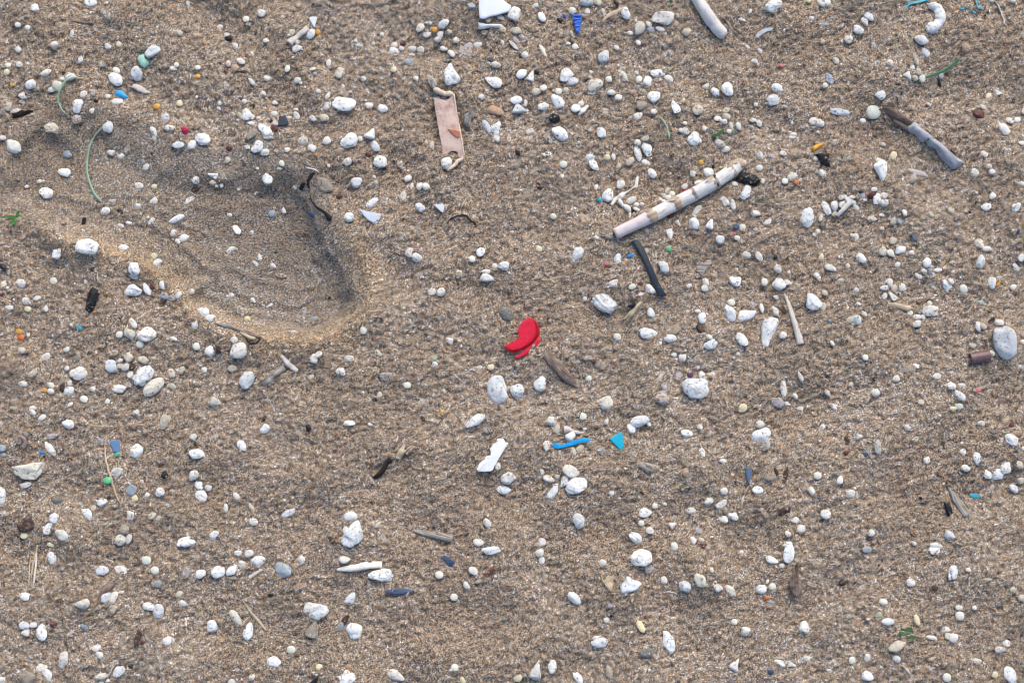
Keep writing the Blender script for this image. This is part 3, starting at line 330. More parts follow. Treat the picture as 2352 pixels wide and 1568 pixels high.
def node(t, typ, **kw):
    n = t.nodes.new(typ)
    for k, v in kw.items():
        if k.startswith('i_'):
            n.inputs[int(k[2:]) if k[2:].isdigit() else k[2:]].default_value = v
        else:
            setattr(n, k, v)
    return n

def ramp(t, stops, const=False):
    r = t.nodes.new('ShaderNodeValToRGB')
    r.color_ramp.interpolation = 'CONSTANT' if const else 'LINEAR'
    e = r.color_ramp.elements
    while len(e) < len(stops): e.new(0.5)
    for i, (p, c) in enumerate(stops):
        e[i].position = p
        e[i].color = (c[0], c[1], c[2], 1) if not isinstance(c, (int, float)) else (c, c, c, 1)
    return r

GRAINS = [(0.00, (.030, .029, .030)), (0.10, (.078, .080, .086)), (0.22, (.135, .105, .080)), (0.36, (.23, .165, .115)),
          (0.51, (.37, .267, .160)), (0.66, (.49, .378, .236)), (0.78, (.46, .225, .085)), (0.845, (.33, .335, .34)),
          (0.92, (.60, .54, .45)), (0.975, (.78, .78, .76))]

def make_sand_group():
    g = bpy.data.node_groups.new('sand_grains', 'ShaderNodeTree')
    g.interface.new_socket('Vector', in_out='INPUT', socket_type='NodeSocketVector')
    g.interface.new_socket('Fine', in_out='INPUT', socket_type='NodeSocketFloat')
    g.interface.new_socket('Color', in_out='OUTPUT', socket_type='NodeSocketColor')
    g.interface.new_socket('Height', in_out='OUTPUT', socket_type='NodeSocketFloat')
    gi = g.nodes.new('NodeGroupInput')
    go = g.nodes.new('NodeGroupOutput')
    L = g.links.new
    vo = node(g, 'ShaderNodeTexVoronoi', voronoi_dimensions='3D')
    vo.inputs['Scale'].default_value = 1750
    L(gi.outputs[0], vo.inputs['Vector'])
    sep = g.nodes.new('ShaderNodeSeparateColor')
    L(vo.outputs['Color'], sep.inputs[0])
    n1 = node(g, 'ShaderNodeTexNoise')
    n1.inputs['Scale'].default_value = 210
    n1.inputs['Detail'].default_value = 3
    n1.inputs['Roughness'].default_value = 0.65
    L(gi.outputs[0], n1.inputs['Vector'])
    n0 = node(g, 'ShaderNodeTexNoise')
    n0.inputs['Scale'].default_value = 11
    n0.inputs['Detail'].default_value = 2
    L(gi.outputs[0], n0.inputs['Vector'])
    a = node(g, 'ShaderNodeMath', operation='MULTIPLY_ADD')          # clumps of darker and lighter grains
    L(n1.outputs[0], a.inputs[0])
    a.inputs[1].default_value = 0.50
    a.inputs[2].default_value = -0.25
    k = node(g, 'ShaderNodeMath', operation='MULTIPLY_ADD')
    L(gi.outputs[1], k.inputs[0])
    k.inputs[1].default_value = -0.6
    k.inputs[2].default_value = 1.0
    a2 = node(g, 'ShaderNodeMath', operation='MULTIPLY')
    L(a.outputs[0], a2.inputs[0]); L(k.outputs[0], a2.inputs[1])
    b = node(g, 'ShaderNodeMath', operation='MULTIPLY_ADD')
    L(n0.outputs[0], b.inputs[0])
    b.inputs[1].default_value = 0.25
    b.inputs[2].default_value = -0.125
    s = node(g, 'ShaderNodeMath', operation='ADD')
    L(a2.outputs[0], s.inputs[0]); L(b.outputs[0], s.inputs[1])
    s2 = node(g, 'ShaderNodeMath', operation='ADD', use_clamp=True)
    L(s.outputs[0], s2.inputs[0]); L(sep.outputs[0], s2.inputs[1])
    r = ramp(g, GRAINS, True)
    L(s2.outputs[0], r.inputs[0])
    # brightness differs a little from grain to grain
    hv = node(g, 'ShaderNodeMath', operation='MULTIPLY_ADD')
    L(sep.outputs[1], hv.inputs[0])
    hv.inputs[1].default_value = 0.5
    hv.inputs[2].default_value = 0.75
    mx = node(g, 'ShaderNodeVectorMath', operation='SCALE')
    L(r.outputs[0], mx.inputs[0]); L(hv.outputs[0], mx.inputs['Scale'])
    L(mx.outputs[0], go.inputs[0])
    inv = node(g, 'ShaderNodeMath', operation='MULTIPLY_ADD')
    L(vo.outputs['Distance'], inv.inputs[0])
    inv.inputs[1].default_value = -1.0
    inv.inputs[2].default_value = 1.0
    ad = node(g, 'ShaderNodeMath', operation='MULTIPLY_ADD')
    L(sep.outputs[2], ad.inputs[0])
    ad.inputs[1].default_value = 0.6
    L(inv.outputs[0], ad.inputs[2])
    L(ad.outputs[0], go.inputs[1])
    return g
SAND = make_sand_group()

def sand_mat():
    m, t, b = newmat('sand')
    tx = t.nodes.new('ShaderNodeTexCoord')
    g = t.nodes.new('ShaderNodeGroup'); g.node_tree = SAND
    at = node(t, 'ShaderNodeAttribute', attribute_name='fine')
    t.links.new(tx.outputs['Object'], g.inputs[0])
    t.links.new(at.outputs['Fac'], g.inputs[1])
    # multiply tints: greyer and darker in the footprint, lighter and warmer along its rim
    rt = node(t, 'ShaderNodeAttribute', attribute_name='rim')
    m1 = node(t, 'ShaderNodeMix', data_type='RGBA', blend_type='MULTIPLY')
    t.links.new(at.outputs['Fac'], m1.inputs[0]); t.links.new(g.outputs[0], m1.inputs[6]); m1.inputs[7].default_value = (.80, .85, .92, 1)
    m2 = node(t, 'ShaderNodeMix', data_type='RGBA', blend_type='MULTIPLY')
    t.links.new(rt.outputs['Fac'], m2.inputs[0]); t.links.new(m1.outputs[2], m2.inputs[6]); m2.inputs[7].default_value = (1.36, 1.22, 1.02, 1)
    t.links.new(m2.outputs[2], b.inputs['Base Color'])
    bp = node(t, 'ShaderNodeBump')
    bp.inputs['Strength'].default_value = 0.75
    bp.inputs['Distance'].default_value = 0.00035
    t.links.new(g.outputs[1], bp.inputs['Height'])
    t.links.new(bp.outputs[0], b.inputs['Normal'])
    b.inputs['Roughness'].default_value = 0.75
    b.inputs['Specular IOR Level'].default_value = 0.3
    return m

def rand_coord(t):
    tx = t.nodes.new('ShaderNodeTexCoord')
    oi = t.nodes.new('ShaderNodeObjectInfo')
    sc_ = node(t, 'ShaderNodeVectorMath', operation='ADD')
    mu = node(t, 'ShaderNodeMath', operation='MULTIPLY')
    mu.inputs[1].default_value = 37.0
    t.links.new(oi.outputs['Random'], mu.inputs[0])
    t.links.new(tx.outputs['Object'], sc_.inputs[0])
    t.links.new(mu.outputs[0], sc_.inputs[1])
    return sc_.outputs[0], oi.outputs['Random'], tx.outputs['Object']

def stone_mat(name, c1, c2, pit=0.5, pitc=(.14, .14, .14), sandy=0.0, rough=0.85):
    """porous stone: mottled body, dark pores of two sizes, grains of sand clinging to it"""
    m, t, b = newmat(name)
    L = t.links.new
    vec, rnd, raw = rand_coord(t)
    n = node(t, 'ShaderNodeTexNoise')
    n.inputs['Scale'].default_value = 330; n.inputs['Detail'].default_value = 5; n.inputs['Roughness'].default_value = 0.7
    L(vec, n.inputs['Vector'])
    r = ramp(t, [(0.32, c2), (0.62, c1)])
    L(n.outputs[0], r.inputs[0])
    col = r.outputs[0]
    # tint from stone to stone
    rr = ramp(t, [(0.0, (.74, .76, .79)), (0.25, (.93, .95, .96)), (0.55, (1.06, 1.06, 1.05)), (0.8, (1.0, .975, .93)), (1.0, (.84, .80, .74))])
    L(rnd, rr.inputs[0])
    mx = node(t, 'ShaderNodeMix', data_type='RGBA', blend_type='MULTIPLY')
    mx.inputs[0].default_value = 1.0
    L(col, mx.inputs[6]); L(rr.outputs[0], mx.inputs[7])
    col = mx.outputs[2]
    hs = []
    for scale, thr, wgt in ((1100, 0.22, 0.8), (480, 0.20, 1.0)):
        dn = node(t, 'ShaderNodeTexNoise')
        dn.inputs['Scale'].default_value = scale * 0.8
        L(vec, dn.inputs['Vector'])
        off = node(t, 'ShaderNodeVectorMath', operation='MULTIPLY_ADD')
        L(dn.outputs['Color'], off.inputs[0])
        off.inputs[1].default_value = (0.9 / scale,) * 3
        L(vec, off.inputs[2])
        v = node(t, 'ShaderNodeTexVoronoi')
        v.inputs['Scale'].default_value = scale
        L(off.outputs[0], v.inputs['Vector'])
        sp = t.nodes.new('ShaderNodeSeparateColor')
        L(v.outputs['Color'], sp.inputs[0])
        th = node(t, 'ShaderNodeMath', operation='MULTIPLY')       # pore radius differs from cell to cell, many cells have none
        pw = node(t, 'ShaderNodeMath', operation='SUBTRACT', use_clamp=True)
        L(sp.outputs[0], pw.inputs[0]); pw.inputs[1].default_value = 1.0 - pit * 0.75
        L(pw.outputs[0], th.inputs[0]); th.inputs[1].default_value = thr / (pit * 0.75) * 1.7
        dd = node(t, 'ShaderNodeMath', operation='SUBTRACT')
        L(th.outputs[0], dd.inputs[0]); L(v.outputs['Distance'], dd.inputs[1])
        st = node(t, 'ShaderNodeMath', operation='MULTIPLY', use_clamp=True)
        L(dd.outputs[0], st.inputs[0]); st.inputs[1].default_value = 9.0
        m2 = node(t, 'ShaderNodeMath', operation='MULTIPLY')
        L(st.outputs[0], m2.inputs[0]); m2.inputs[1].default_value = wgt
        x = node(t, 'ShaderNodeMix', data_type='RGBA')
        L(m2.outputs[0], x.inputs[0]); L(col, x.inputs[6])
        x.inputs[7].default_value = (*pitc, 1)
        col = x.outputs[2]
        hs.append(m2.outputs[0])
    sm = node(t, 'ShaderNodeMath', operation='ADD')
    L(hs[0], sm.inputs[0]); L(hs[1], sm.inputs[1])
    hh = node(t, 'ShaderNodeMath', operation='SUBTRACT')
    L(n.outputs[0], hh.inputs[0]); L(sm.outputs[0], hh.inputs[1])
    height_ = hh.outputs[0]
    if sandy > 0:
        g = t.nodes.new('ShaderNodeGroup'); g.node_tree = SAND
        L(vec, g.inputs[0])
        n2 = node(t, 'ShaderNodeTexNoise')
        n2.inputs['Scale'].default_value = 420; n2.inputs['Detail'].default_value = 4; n2.inputs['Roughness'].default_value = 0.75
        L(vec, n2.inputs['Vector'])
        cr = ramp(t, [(0.60 - sandy * 0.2, 0.0), (0.66 - sandy * 0.2, 1.0)])
        L(n2.outputs[0], cr.inputs[0])
        x = node(t, 'ShaderNodeMix', data_type='RGBA')
        L(cr.outputs[0], x.inputs[0]); L(col, x.inputs[6]); L(g.outputs[0], x.inputs[7])
        col = x.outputs[2]
    L(col, b.inputs['Base Color'])
    bp = node(t, 'ShaderNodeBump')
    bp.inputs['Strength'].default_value = 0.8
    bp.inputs['Distance'].default_value = 0.0004
    L(height_, bp.inputs['Height']); L(bp.outputs[0], b.inputs['Normal'])
    b.inputs['Roughness'].default_value = rough
    b.inputs['Specular IOR Level'].default_value = 0.25
    return m

def plastic_mat(name, c, c2=None, rough=0.4, sss=0.0, scratch=0.5, scale=260, sandy=0.25):
    m, t, b = newmat(name)
    L = t.links.new
    vec, rnd, raw = rand_coord(t)
    n = node(t, 'ShaderNodeTexNoise')
    n.inputs['Scale'].default_value = scale; n.inputs['Detail'].default_value = 6; n.inputs['Roughness'].default_value = 0.7
    L(vec, n.inputs['Vector'])
    r = ramp(t, [(0.35, c2 or c), (0.6, c)])
    L(n.outputs[0], r.inputs[0])
    col = r.outputs[0]
    if sandy:
        g = t.nodes.new('ShaderNodeGroup'); g.node_tree = SAND
        L(vec, g.inputs[0])
        n2 = node(t, 'ShaderNodeTexNoise')
        n2.inputs['Scale'].default_value = 900; n2.inputs['Detail'].default_value = 2
        L(vec, n2.inputs['Vector'])
        cr = ramp(t, [(0.72 - sandy * 0.2, 0.0), (0.75 - sandy * 0.2, 1.0)])
        L(n2.outputs[0], cr.inputs[0])
        x = node(t, 'ShaderNodeMix', data_type='RGBA')
        L(cr.outputs[0], x.inputs[0]); L(col, x.inputs[6]); L(g.outputs[0], x.inputs[7])
        col = x.outputs[2]
    L(col, b.inputs['Base Color'])
    bp = node(t, 'ShaderNodeBump')
    bp.inputs['Strength'].default_value = scratch
    bp.inputs['Distance'].default_value = 0.0002
    L(n.outputs[0], bp.inputs['Height']); L(bp.outputs[0], b.inputs['Normal'])
    b.inputs['Roughness'].default_value = rough
    if sss:
        b.inputs['Subsurface Weight'].default_value = sss
        b.inputs['Subsurface Radius'].default_value = (1, .8, .6)
        b.inputs['Subsurface Scale'].default_value = 0.0015
    return m

def wood_mat(name, stops, su=60, sv=1500, crack=0.35, spots=0.0):
    """weathered wood: streaks run along the piece (attribute tc = metres along, across)"""
    m, t, b = newmat(name)
    L = t.links.new
    at = node(t, 'ShaderNodeAttribute', attribute_name='tc')
    oi = t.nodes.new('ShaderNodeObjectInfo')
    mu = node(t, 'ShaderNodeMath', operation='MULTIPLY'); mu.inputs[1].default_value = 17.0
    L(oi.outputs['Random'], mu.inputs[0])
    ad = node(t, 'ShaderNodeVectorMath', operation='MULTIPLY_ADD')
    ad.inputs[1].default_value = (su, sv, 200)
    L(at.outputs['Vector'], ad.inputs[0]); L(mu.outputs[0], ad.inputs[2])
    n = node(t, 'ShaderNodeTexNoise'); n.inputs['Scale'].default_value = 1.0
    n.inputs['Detail'].default_value = 5; n.inputs['Roughness'].default_value = 0.65
    L(ad.outputs[0], n.inputs['Vector'])
    sc2 = node(t, 'ShaderNodeVectorMath', operation='MULTIPLY'); sc2.inputs[1].default_value = (150, 260, 100)
    L(at.outputs['Vector'], sc2.inputs[0])
    n2 = node(t, 'ShaderNodeTexNoise'); n2.inputs['Scale'].default_value = 1.0; n2.inputs['Detail'].default_value = 4
    L(sc2.outputs[0], n2.inputs['Vector'])
    av = node(t, 'ShaderNodeMath', operation='MULTIPLY_ADD')
    L(n.outputs[0], av.inputs[0]); av.inputs[1].default_value = 0.62
    h2 = node(t, 'ShaderNodeMath', operation='MULTIPLY'); h2.inputs[1].default_value = 0.38
    L(n2.outputs[0], h2.inputs[0]); L(h2.outputs[0], av.inputs[2])
    r = ramp(t, stops)
    L(av.outputs[0], r.inputs[0])
    col = r.outputs[0]
    cr = ramp(t, [(crack - 0.05, 1.0), (crack, 0.0)])
    L(n.outputs[0], cr.inputs[0])
    x = node(t, 'ShaderNodeMix', data_type='RGBA')
    L(cr.outputs[0], x.inputs[0]); L(col, x.inputs[6]); x.inputs[7].default_value = (.05, .04, .032, 1)
    L(x.outputs[2], b.inputs['Base Color'])
    bp = node(t, 'ShaderNodeBump'); bp.inputs['Strength'].default_value = 0.8; bp.inputs['Distance'].default_value = 0.0004
    L(n.outputs[0], bp.inputs['Height']); L(bp.outputs[0], b.inputs['Normal'])
    b.inputs['Roughness'].default_value = 0.8
    b.inputs['Specular IOR Level'].default_value = 0.25
    return m

M = {}
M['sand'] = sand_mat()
M['w'] = stone_mat('white_pumice', (.77, .775, .765), (.62, .63, .62), 0.46, (.24, .24, .235), 0.20)
M['s'] = stone_mat('smooth_white_pumice', (.79, .795, .785), (.70, .705, .70), 0.22, (.28, .28, .28), 0.12)
M['g'] = stone_mat('dusty_grey_pumice', (.54, .55, .54), (.35, .355, .345), 0.5, (.14, .13, .12), 0.85)
M['c'] = stone_mat('cream_pumice', (.66, .63, .545), (.50, .475, .40), 0.40, (.20, .16, .12), 0.25)
M['v'] = stone_mat('lilac_grey_stone', (.48, .46, .48), (.30, .28, .30), 0.5, (.12, .10, .12), 0.6)
M['t'] = stone_mat('tan_stone', (.40, .355, .29), (.27, .235, .185), 0.5, (.11, .09, .07), 0.45)
M['o'] = stone_mat('peach_stone', (.60, .40, .27), (.45, .29, .20), 0.2, (.25, .16, .10), 0.25)
M['r'] = stone_mat('red_brown_stone', (.14, .050, .038), (.07, .028, .024), 0.2, (.03, .02, .02), 0.1, 0.5)
M['l'] = stone_mat('blue_grey_stone', (.34, .41, .46), (.24, .29, .33), 0.15, (.12, .14, .16), 0.3)
M['d'] = stone_mat('dark_grey_stone', (.21, .215, .20), (.12, .125, .12), 0.5, (.04, .04, .04), 0.35)
M['b'] = stone_mat('charcoal', (.016, .018, .022), (.008, .009, .011), 0.3, (.004, .004, .004), 0.12, 0.42)
M['k'] = stone_mat('dark_wood_crumb', (.085, .055, .042), (.03, .022, .020), 0.3, (.01, .01, .01), 0.25, 0.8)
M['n'] = plastic_mat('translucent_cream_pellet', (.66, .665, .58), (.58, .58, .49), 0.45, 0.5, 0.3, 500, 0.0)
M['y'] = plastic_mat('yellowed_pellet', (.68, .62, .40), (.58, .51, .33), 0.42, 0.4, 0.3, 500, 0.05)
M['a'] = plastic_mat('amber_pellet', (.68, .36, .055), (.50, .23, .03), 0.3, 0.35, 0.3, 500, 0.1)
M['O'] = plastic_mat('orange_red_pellet', (.58, .15, .03), (.42, .10, .03), 0.3, 0.3, 0.3, 500, 0.1)
M['G'] = plastic_mat('green_pellet', (.13, .50, .23), (.09, .42, .19), 0.35, 0.3, 0.3, 500, 0.0)
M['q'] = plastic_mat('turquoise_crumb', (.02, .36, .50), (.02, .26, .36), 0.4, 0.1, 0.5, 300, 0.1)
M['u'] = plastic_mat('bright_blue_crumb', (.01, .24, .60), (.01, .18, .50), 0.4, 0.1, 0.5, 300, 0.1)
M['x'] = plastic_mat('navy_crumb', (.03, .06, .13), (.015, .03, .07), 0.45, 0, 0.6, 300, 0.25)
M['p'] = plastic_mat('pink_crumb', (.62, .18, .17), (.50, .14, .14), 0.5, 0.2, 0.4, 300, 0.15)
M['R'] = plastic_mat('red_crumb', (.56, .03, .05), (.45, .02, .04), 0.4, 0.1, 0.4, 300, 0.0)
M['V'] = plastic_mat('purple_bead', (.10, .04, .10), (.07, .03, .07), 0.3, 0, 0.3, 300, 0.0)
M['Q'] = plastic_mat('sea_glass', (.30, .45, .28), (.22, .36, .24), 0.4, 0.3, 0.3, 300, 0.1)
M['D'] = plastic_mat('slate_chip', (.10, .125, .15), (.07, .09, .11), 0.6, 0, 0.6, 300, 0.3)
M['m'] = plastic_mat('blue_mottled_shell', (.55, .58, .64), (.05, .09, .20), 0.5, 0, 0.5, 900, 0.0)

# ------------------------------------------------------------------ the beach: one sheet, fine where the photo looks, coarse out to the horizon
def axis(half, step):
    a = list(np.arange(-half, half + step / 2, step))
    s, v = step, half
    o = []
    while v < 60:
        s *= 1.22
        v += s
        o.append(v)
    return np.array([-q for q in reversed(o)] + a + o)
ax_, ay_ = axis(0.405, 0.00088), axis(0.275, 0.00088)
X, Y = np.meshgrid(ax_, ay_)
H, SMO = height(X, Y)
dense = (np.abs(X) < 0.41) & (np.abs(Y) < 0.28)
H += np.where(dense, rng.standard_normal(H.shape) * 0.00009, 0)
nx, ny = len(ax_), len(ay_)
for r in ROWS:                       # sand banked against the stones
    if r[2] < 14 or r[5][0] in 'nyaOGV': continue
    cx_, cy_, _z = world(r[0], r[1])
    La, Wa, an = r[2] * 0.000125, r[3] * 0.000125, math.radians(r[4])
    i0, i1 = np.searchsorted(ax_, [cx_ - La * 2.2 - .002, cx_ + La * 2.2 + .002])
    j0, j1 = np.searchsorted(ay_, [cy_ - La * 2.2 - .002, cy_ + La * 2.2 + .002])
    if i1 <= i0 or j1 <= j0: continue
    dx_, dy_ = X[j0:j1, i0:i1] - cx_, Y[j0:j1, i0:i1] - cy_
    u_ = dx_ * math.cos(an) + dy_ * math.sin(an); v_ = -dx_ * math.sin(an) + dy_ * math.cos(an)
    rho = np.hypot(u_ / (La + .0006), v_ / (Wa + .0006))
    side_ = 0.55 + 0.45 * np.sin(np.arctan2(v_, u_) + r[0])
    H[j0:j1, i0:i1] += (0.00012 + 0.05 * Wa) * side_ * np.exp(-((rho - 1.05) / 0.28) ** 2)
idx = np.arange(nx * ny).reshape(ny, nx)
F = np.stack([idx[:-1, :-1], idx[:-1, 1:], idx[1:, 1:], idx[1:, :-1]], -1).reshape(-1, 4)
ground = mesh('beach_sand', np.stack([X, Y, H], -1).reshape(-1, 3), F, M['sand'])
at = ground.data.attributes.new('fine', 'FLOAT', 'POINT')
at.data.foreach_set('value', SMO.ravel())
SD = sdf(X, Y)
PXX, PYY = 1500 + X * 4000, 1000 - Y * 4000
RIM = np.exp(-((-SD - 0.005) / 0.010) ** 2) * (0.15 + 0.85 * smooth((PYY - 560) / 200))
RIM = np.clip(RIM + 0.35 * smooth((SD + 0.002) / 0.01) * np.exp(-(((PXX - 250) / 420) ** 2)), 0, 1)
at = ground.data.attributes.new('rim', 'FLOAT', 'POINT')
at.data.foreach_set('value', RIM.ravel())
ground['kind'] = 'structure'

# ------------------------------------------------------------------ pebble shapes
def ico(sub):
    import bmesh
    bm = bmesh.new()
    bmesh.ops.create_icosphere(bm, subdivisions=sub, radius=1.0)
    v = np.array([q.co[:] for q in bm.verts])
    f = np.array([[q.index for q in p.verts] for p in bm.faces])
    bm.free()
    v /= np.linalg.norm(v, axis=1)[:, None]
    return v, f
ICO = {s: ico(s) for s in (1, 2, 3, 4, 5)}

def pebble_shape(L, W, typ, code, sub, seed, hfac=None):
    """stone of length L and width W (metres): a worn lump cut by a few soft facets, with dents and pores when large"""
    r = np.random.default_rng(seed)
    v, f = ICO[sub]
    d = v
    p = v.copy()
    if code in 'nyaOGV':
        p = np.sign(p) * np.abs(p) ** 0.92
    else:
        nf = 10 if typ == 'a' else 7
        nr = r.standard_normal((nf, 3)); nr[:, 2] *= 0.8
        nr /= np.linalg.norm(nr, axis=1)[:, None]
        lo, hi = (0.55, 0.85) if typ == 'a' else (0.74, 0.96)
        if code == 's': lo = 0.82
        for q in nr:
            h = r.uniform(lo, hi)
            e = p @ q - h
            k = 0.04
            p -= (k * np.logaddexp(0, e / k) * 0.92)[:, None] * q
        if typ == 't':
            ph = 0.0
            for k in range(3):
                a = ph + math.pi / 3 + k * 2 * math.pi / 3
                q = np.array([math.cos(a), math.sin(a), 0.1])
                e = p @ q - 0.52
                p -= (0.04 * np.logaddexp(0, e / 0.04))[:, None] * q
        amp = {'s': 0.05, 'c': 0.07, 'w': 0.085}.get(code, 0.085) * (1.5 if typ == 'a' else 1)
        nn = np.zeros(len(d))
        for k in range(10):
            fr = r.uniform(1.5, 4.5) if k < 6 else r.uniform(6, 12)
            w_ = r.standard_normal(3); w_ /= np.linalg.norm(w_)
            nn += np.sin(d @ w_ * fr + r.uniform(0, 6.3)) / (1 if k < 6 else 2.6)
        p *= (1 + amp * nn / 1.7)[:, None]
        if code in 'wgvcb' and L > 0.004 and r.random() < 0.42:           # a bite out of one side
            a = r.uniform(0, 6.28)
            q = np.array([math.cos(a), math.sin(a), r.uniform(-.2, .5)]); q /= np.linalg.norm(q)
            p *= (1 - r.uniform(.15, .42) * np.exp(-((1 - d @ q) / r.uniform(.05, .16))))[:, None]
        if code in 'wgcvtdb' and sub >= 4:
            for k in range(int(16 + L * 2600)):
                q = r.standard_normal(3); q[2] = abs(q[2]); q /= np.linalg.norm(q)
                s = (r.uniform(.05, .11) if k > 4 else r.uniform(.10, .20)) * min(1, 0.011 / L)
                p *= (1 - r.uniform(.03, .10) * np.exp(-((1 - d @ q) * 2 / s ** 2) ** 1.3))[:, None]
            p *= (1 + r.standard_normal(len(d)) * 0.006)[:, None]
        if typ == 'p':
            p[:, 1] *= 1 - 0.42 * np.clip(p[:, 0], -1, 1)
            p[:, 2] *= 1 - 0.25 * np.clip(p[:, 0], -1, 1)
    lo_, hi_ = p.min(0), p.max(0)
    p = (p - (lo_ + hi_) / 2) / (hi_ - lo_)
    if hfac is None:
        hfac = 0.42 if code in 'nyaOGV' else r.uniform(0.46, 0.66)
        if code in 'xuqQDpRm': hfac = 0.3
    p = p * np.array([L, W, W * hfac])
    a = r.uniform(-.16, .16); b_ = r.uniform(-.16, .16)
    p[:, 2] += p[:, 0] * a + p[:, 1] * b_
    return p, f, W * hfac

def pick_mat(c):
    return M[c if c in M else 'w']

# ------------------------------------------------------------------ landmarks, used to say where a stone lies
LM = [('the red bottle cap piece', 1540, 990), ('the long jointed reed', 1960, 600), ('the flat black strip', 1898, 785),
      ('the pinkish beige plastic strip', 1315, 380), ('the big milky white plastic sheet', 1450, 25), ('the ribbed royal blue plastic', 1690, 72),
      ('the pale stick cut by the top edge', 2075, 50), ('the bark-patched bluish driftwood', 2710, 410), ('the dark green grass blade', 2745, 205),
      ('the crescent-shaped pumice', 2740, 55), ('the long thin straw', 2322, 935), ('the short brown tube', 2868, 1047),
      ('the turquoise plastic triangle', 1810, 1290), ('the bright blue plastic sliver', 1670, 1297), ('the torn white plastic strip', 1443, 1333),
      ('the fan-shaped seed husk', 1185, 1315), ('the grey flat wood splint', 1267, 1567), ('the white stick', 1033, 1658),
      ('the fibrous twig below the footprint', 695, 968), ('the thick black charcoal', 272, 880), ('the mint green chip', 422, 178),
      ('the bright blue flake', 353, 278), ('the pink-red plastic lump', 541, 382), ('the black angular plastic chip', 832, 355),
      ('the pale bone-like twig', 877, 107), ('the arched green stem', 285, 480), ('the pale green hooked filament', 185, 280),
      ('the square dusty blue chip', 340, 1307), ('the three-leaved sprout', 2662, 1855), ('the green leafy sprout at the left edge', 42, 640),
      ('the blackened stick lump', 2325, 1705), ('the grey pointed stick', 2805, 1465), ('the dry grass stalks', 100, 1645),
      ('the brown root', 300, 1750), ('the curved white shard', 1088, 635), ('the large white triangle shard', 918, 68),
      ('the split brown wood piece', 1640, 1080), ('the yellow plastic sliver', 2395, 430), ('the dry white stalk', 1828, 590),
      ('the tiny spiral shell', 65, 1288), ('the blue-grey wedge', 2190, 1395), ('the ragged dark hole beside the grey stone', 905, 540),
      ('the dry fuzzy tuft', 1785, 1720), ('the cyan threads', 2680, 20), ('the forked pale splinter', 1855, 905),
      ('the black ragged charcoal star', 2410, 465), ('the big charcoal lump at the reed tip', 2195, 525)]
LMX = np.array([(a[1], a[2]) for a in LM], float)
ORD = ['nearest', 'second nearest', 'third nearest', 'fourth nearest', 'fifth nearest', 'sixth nearest', 'seventh nearest', 'eighth nearest',
       'ninth nearest', 'tenth nearest', 'eleventh nearest', 'twelfth nearest']
DIRS = ['right of', 'up and right of', 'above', 'up and left of', 'left of', 'down and left of', 'below', 'down and right of']
COLW = {'w': 'pitted white', 's': 'smooth white', 'g': 'sand-dusted pale grey', 'c': 'cream', 'v': 'lilac grey', 't': 'tan', 'o': 'peach',
        'r': 'dark red-brown', 'l': 'blue-grey', 'd': 'dark grey', 'b': 'black', 'k': 'dark brown', 'n': 'translucent whitish', 'y': 'yellowed',
        'a': 'amber', 'O': 'orange-red', 'G': 'green', 'q': 'turquoise', 'u': 'bright blue', 'x': 'navy blue', 'p': 'pink', 'R': 'red',
        'V': 'purple', 'Q': 'pale green', 'D': 'slate grey', 'm': 'blue and white speckled'}
KIND = {}
for c in 'wsgc': KIND[c] = ('pumice_pebble', 'pebble', 'pebble', 'pale pumice pebbles scattered on the sand')
for c in 'vtorld': KIND[c] = ('coloured_stone', 'stone', 'stone', 'coloured stones scattered on the sand')
for c in 'nyaOGV': KIND[c] = ('plastic_pellet', 'pellet', 'plastic pellet', 'plastic pellets scattered on the sand')
KIND['b'] = ('charcoal_or_hole_shade', 'charcoal', 'charcoal bit', 'charcoal bits on the sand')  # also black lumps standing in for shaded holes under sand overhangs
KIND['k'] = ('wood_crumb', 'wood crumb', 'wood crumb', 'dark wood crumbs on the sand')
for c in 'xuqQpRDm': KIND[c] = ('plastic_chip', 'chip', 'chip', 'coloured chips on the sand')

def descr(r):
    x, y, L, W, a, c = r
    size = 'large' if L > 42 else 'medium' if L > 28 else 'small' if L > 19 else 'tiny'
    ratio = L / max(W, 1)
    t = c[1:] if len(c) > 1 else ''
    shape = {'p': 'pear-shaped', 't': 'triangular', 'a': 'angular'}.get(t) or ('long' if ratio > 1.85 else 'oval' if ratio > 1.28 else 'round')
    return '%s %s %s %s' % (size, shape, COLW[c[0]], KIND[c[0]][2])

DESC = [descr(r) for r in ROWS]
XY = np.array([(r[0], r[1]) for r in ROWS])
def octant(dx, dy):
    return (np.round(np.degrees(np.arctan2(-dy, dx)) / 45).astype(int)) % 8
by = {}
for i, s in enumerate(DESC): by.setdefault(s, []).append(i)
used_labels = set()
def label_for(i):
    """the stone's look, then its rank among like stones on that side of a landmark"""
    same = np.array(by[DESC[i]])
    best = []
    dl = np.hypot(*(LMX - XY[i]).T)
    for j in np.argsort(dl)[:7]:
        o = octant(XY[i, 0] - LMX[j, 0], XY[i, 1] - LMX[j, 1])
        oo = octant(XY[same, 0] - LMX[j, 0], XY[same, 1] - LMX[j, 1])
        dd = np.hypot(XY[same, 0] - LMX[j, 0], XY[same, 1] - LMX[j, 1])
        rank = int(((oo == o) & (dd < dl[j] - 1e-6)).sum())
        if rank < len(ORD): best.append((rank * 130 + dl[j], rank, DIRS[int(o)], LM[j][0]))
    best.sort()
    for _, rank, dr, lm in best:
        s = '%s, %s %s %s' % (DESC[i], ORD[rank], dr, lm)
        if len(s.replace('-', ' ').split()) > 16:
            s = s.replace(' and ', '-', 1) if ' and ' in dr else s
        if len(s.split()) > 16: s = s.replace('sand-dusted ', '')
        if s not in used_labels and len(s.split()) <= 16:
            used_labels.add(s)
            return s
    return DESC[i] + ' lying on the sand'

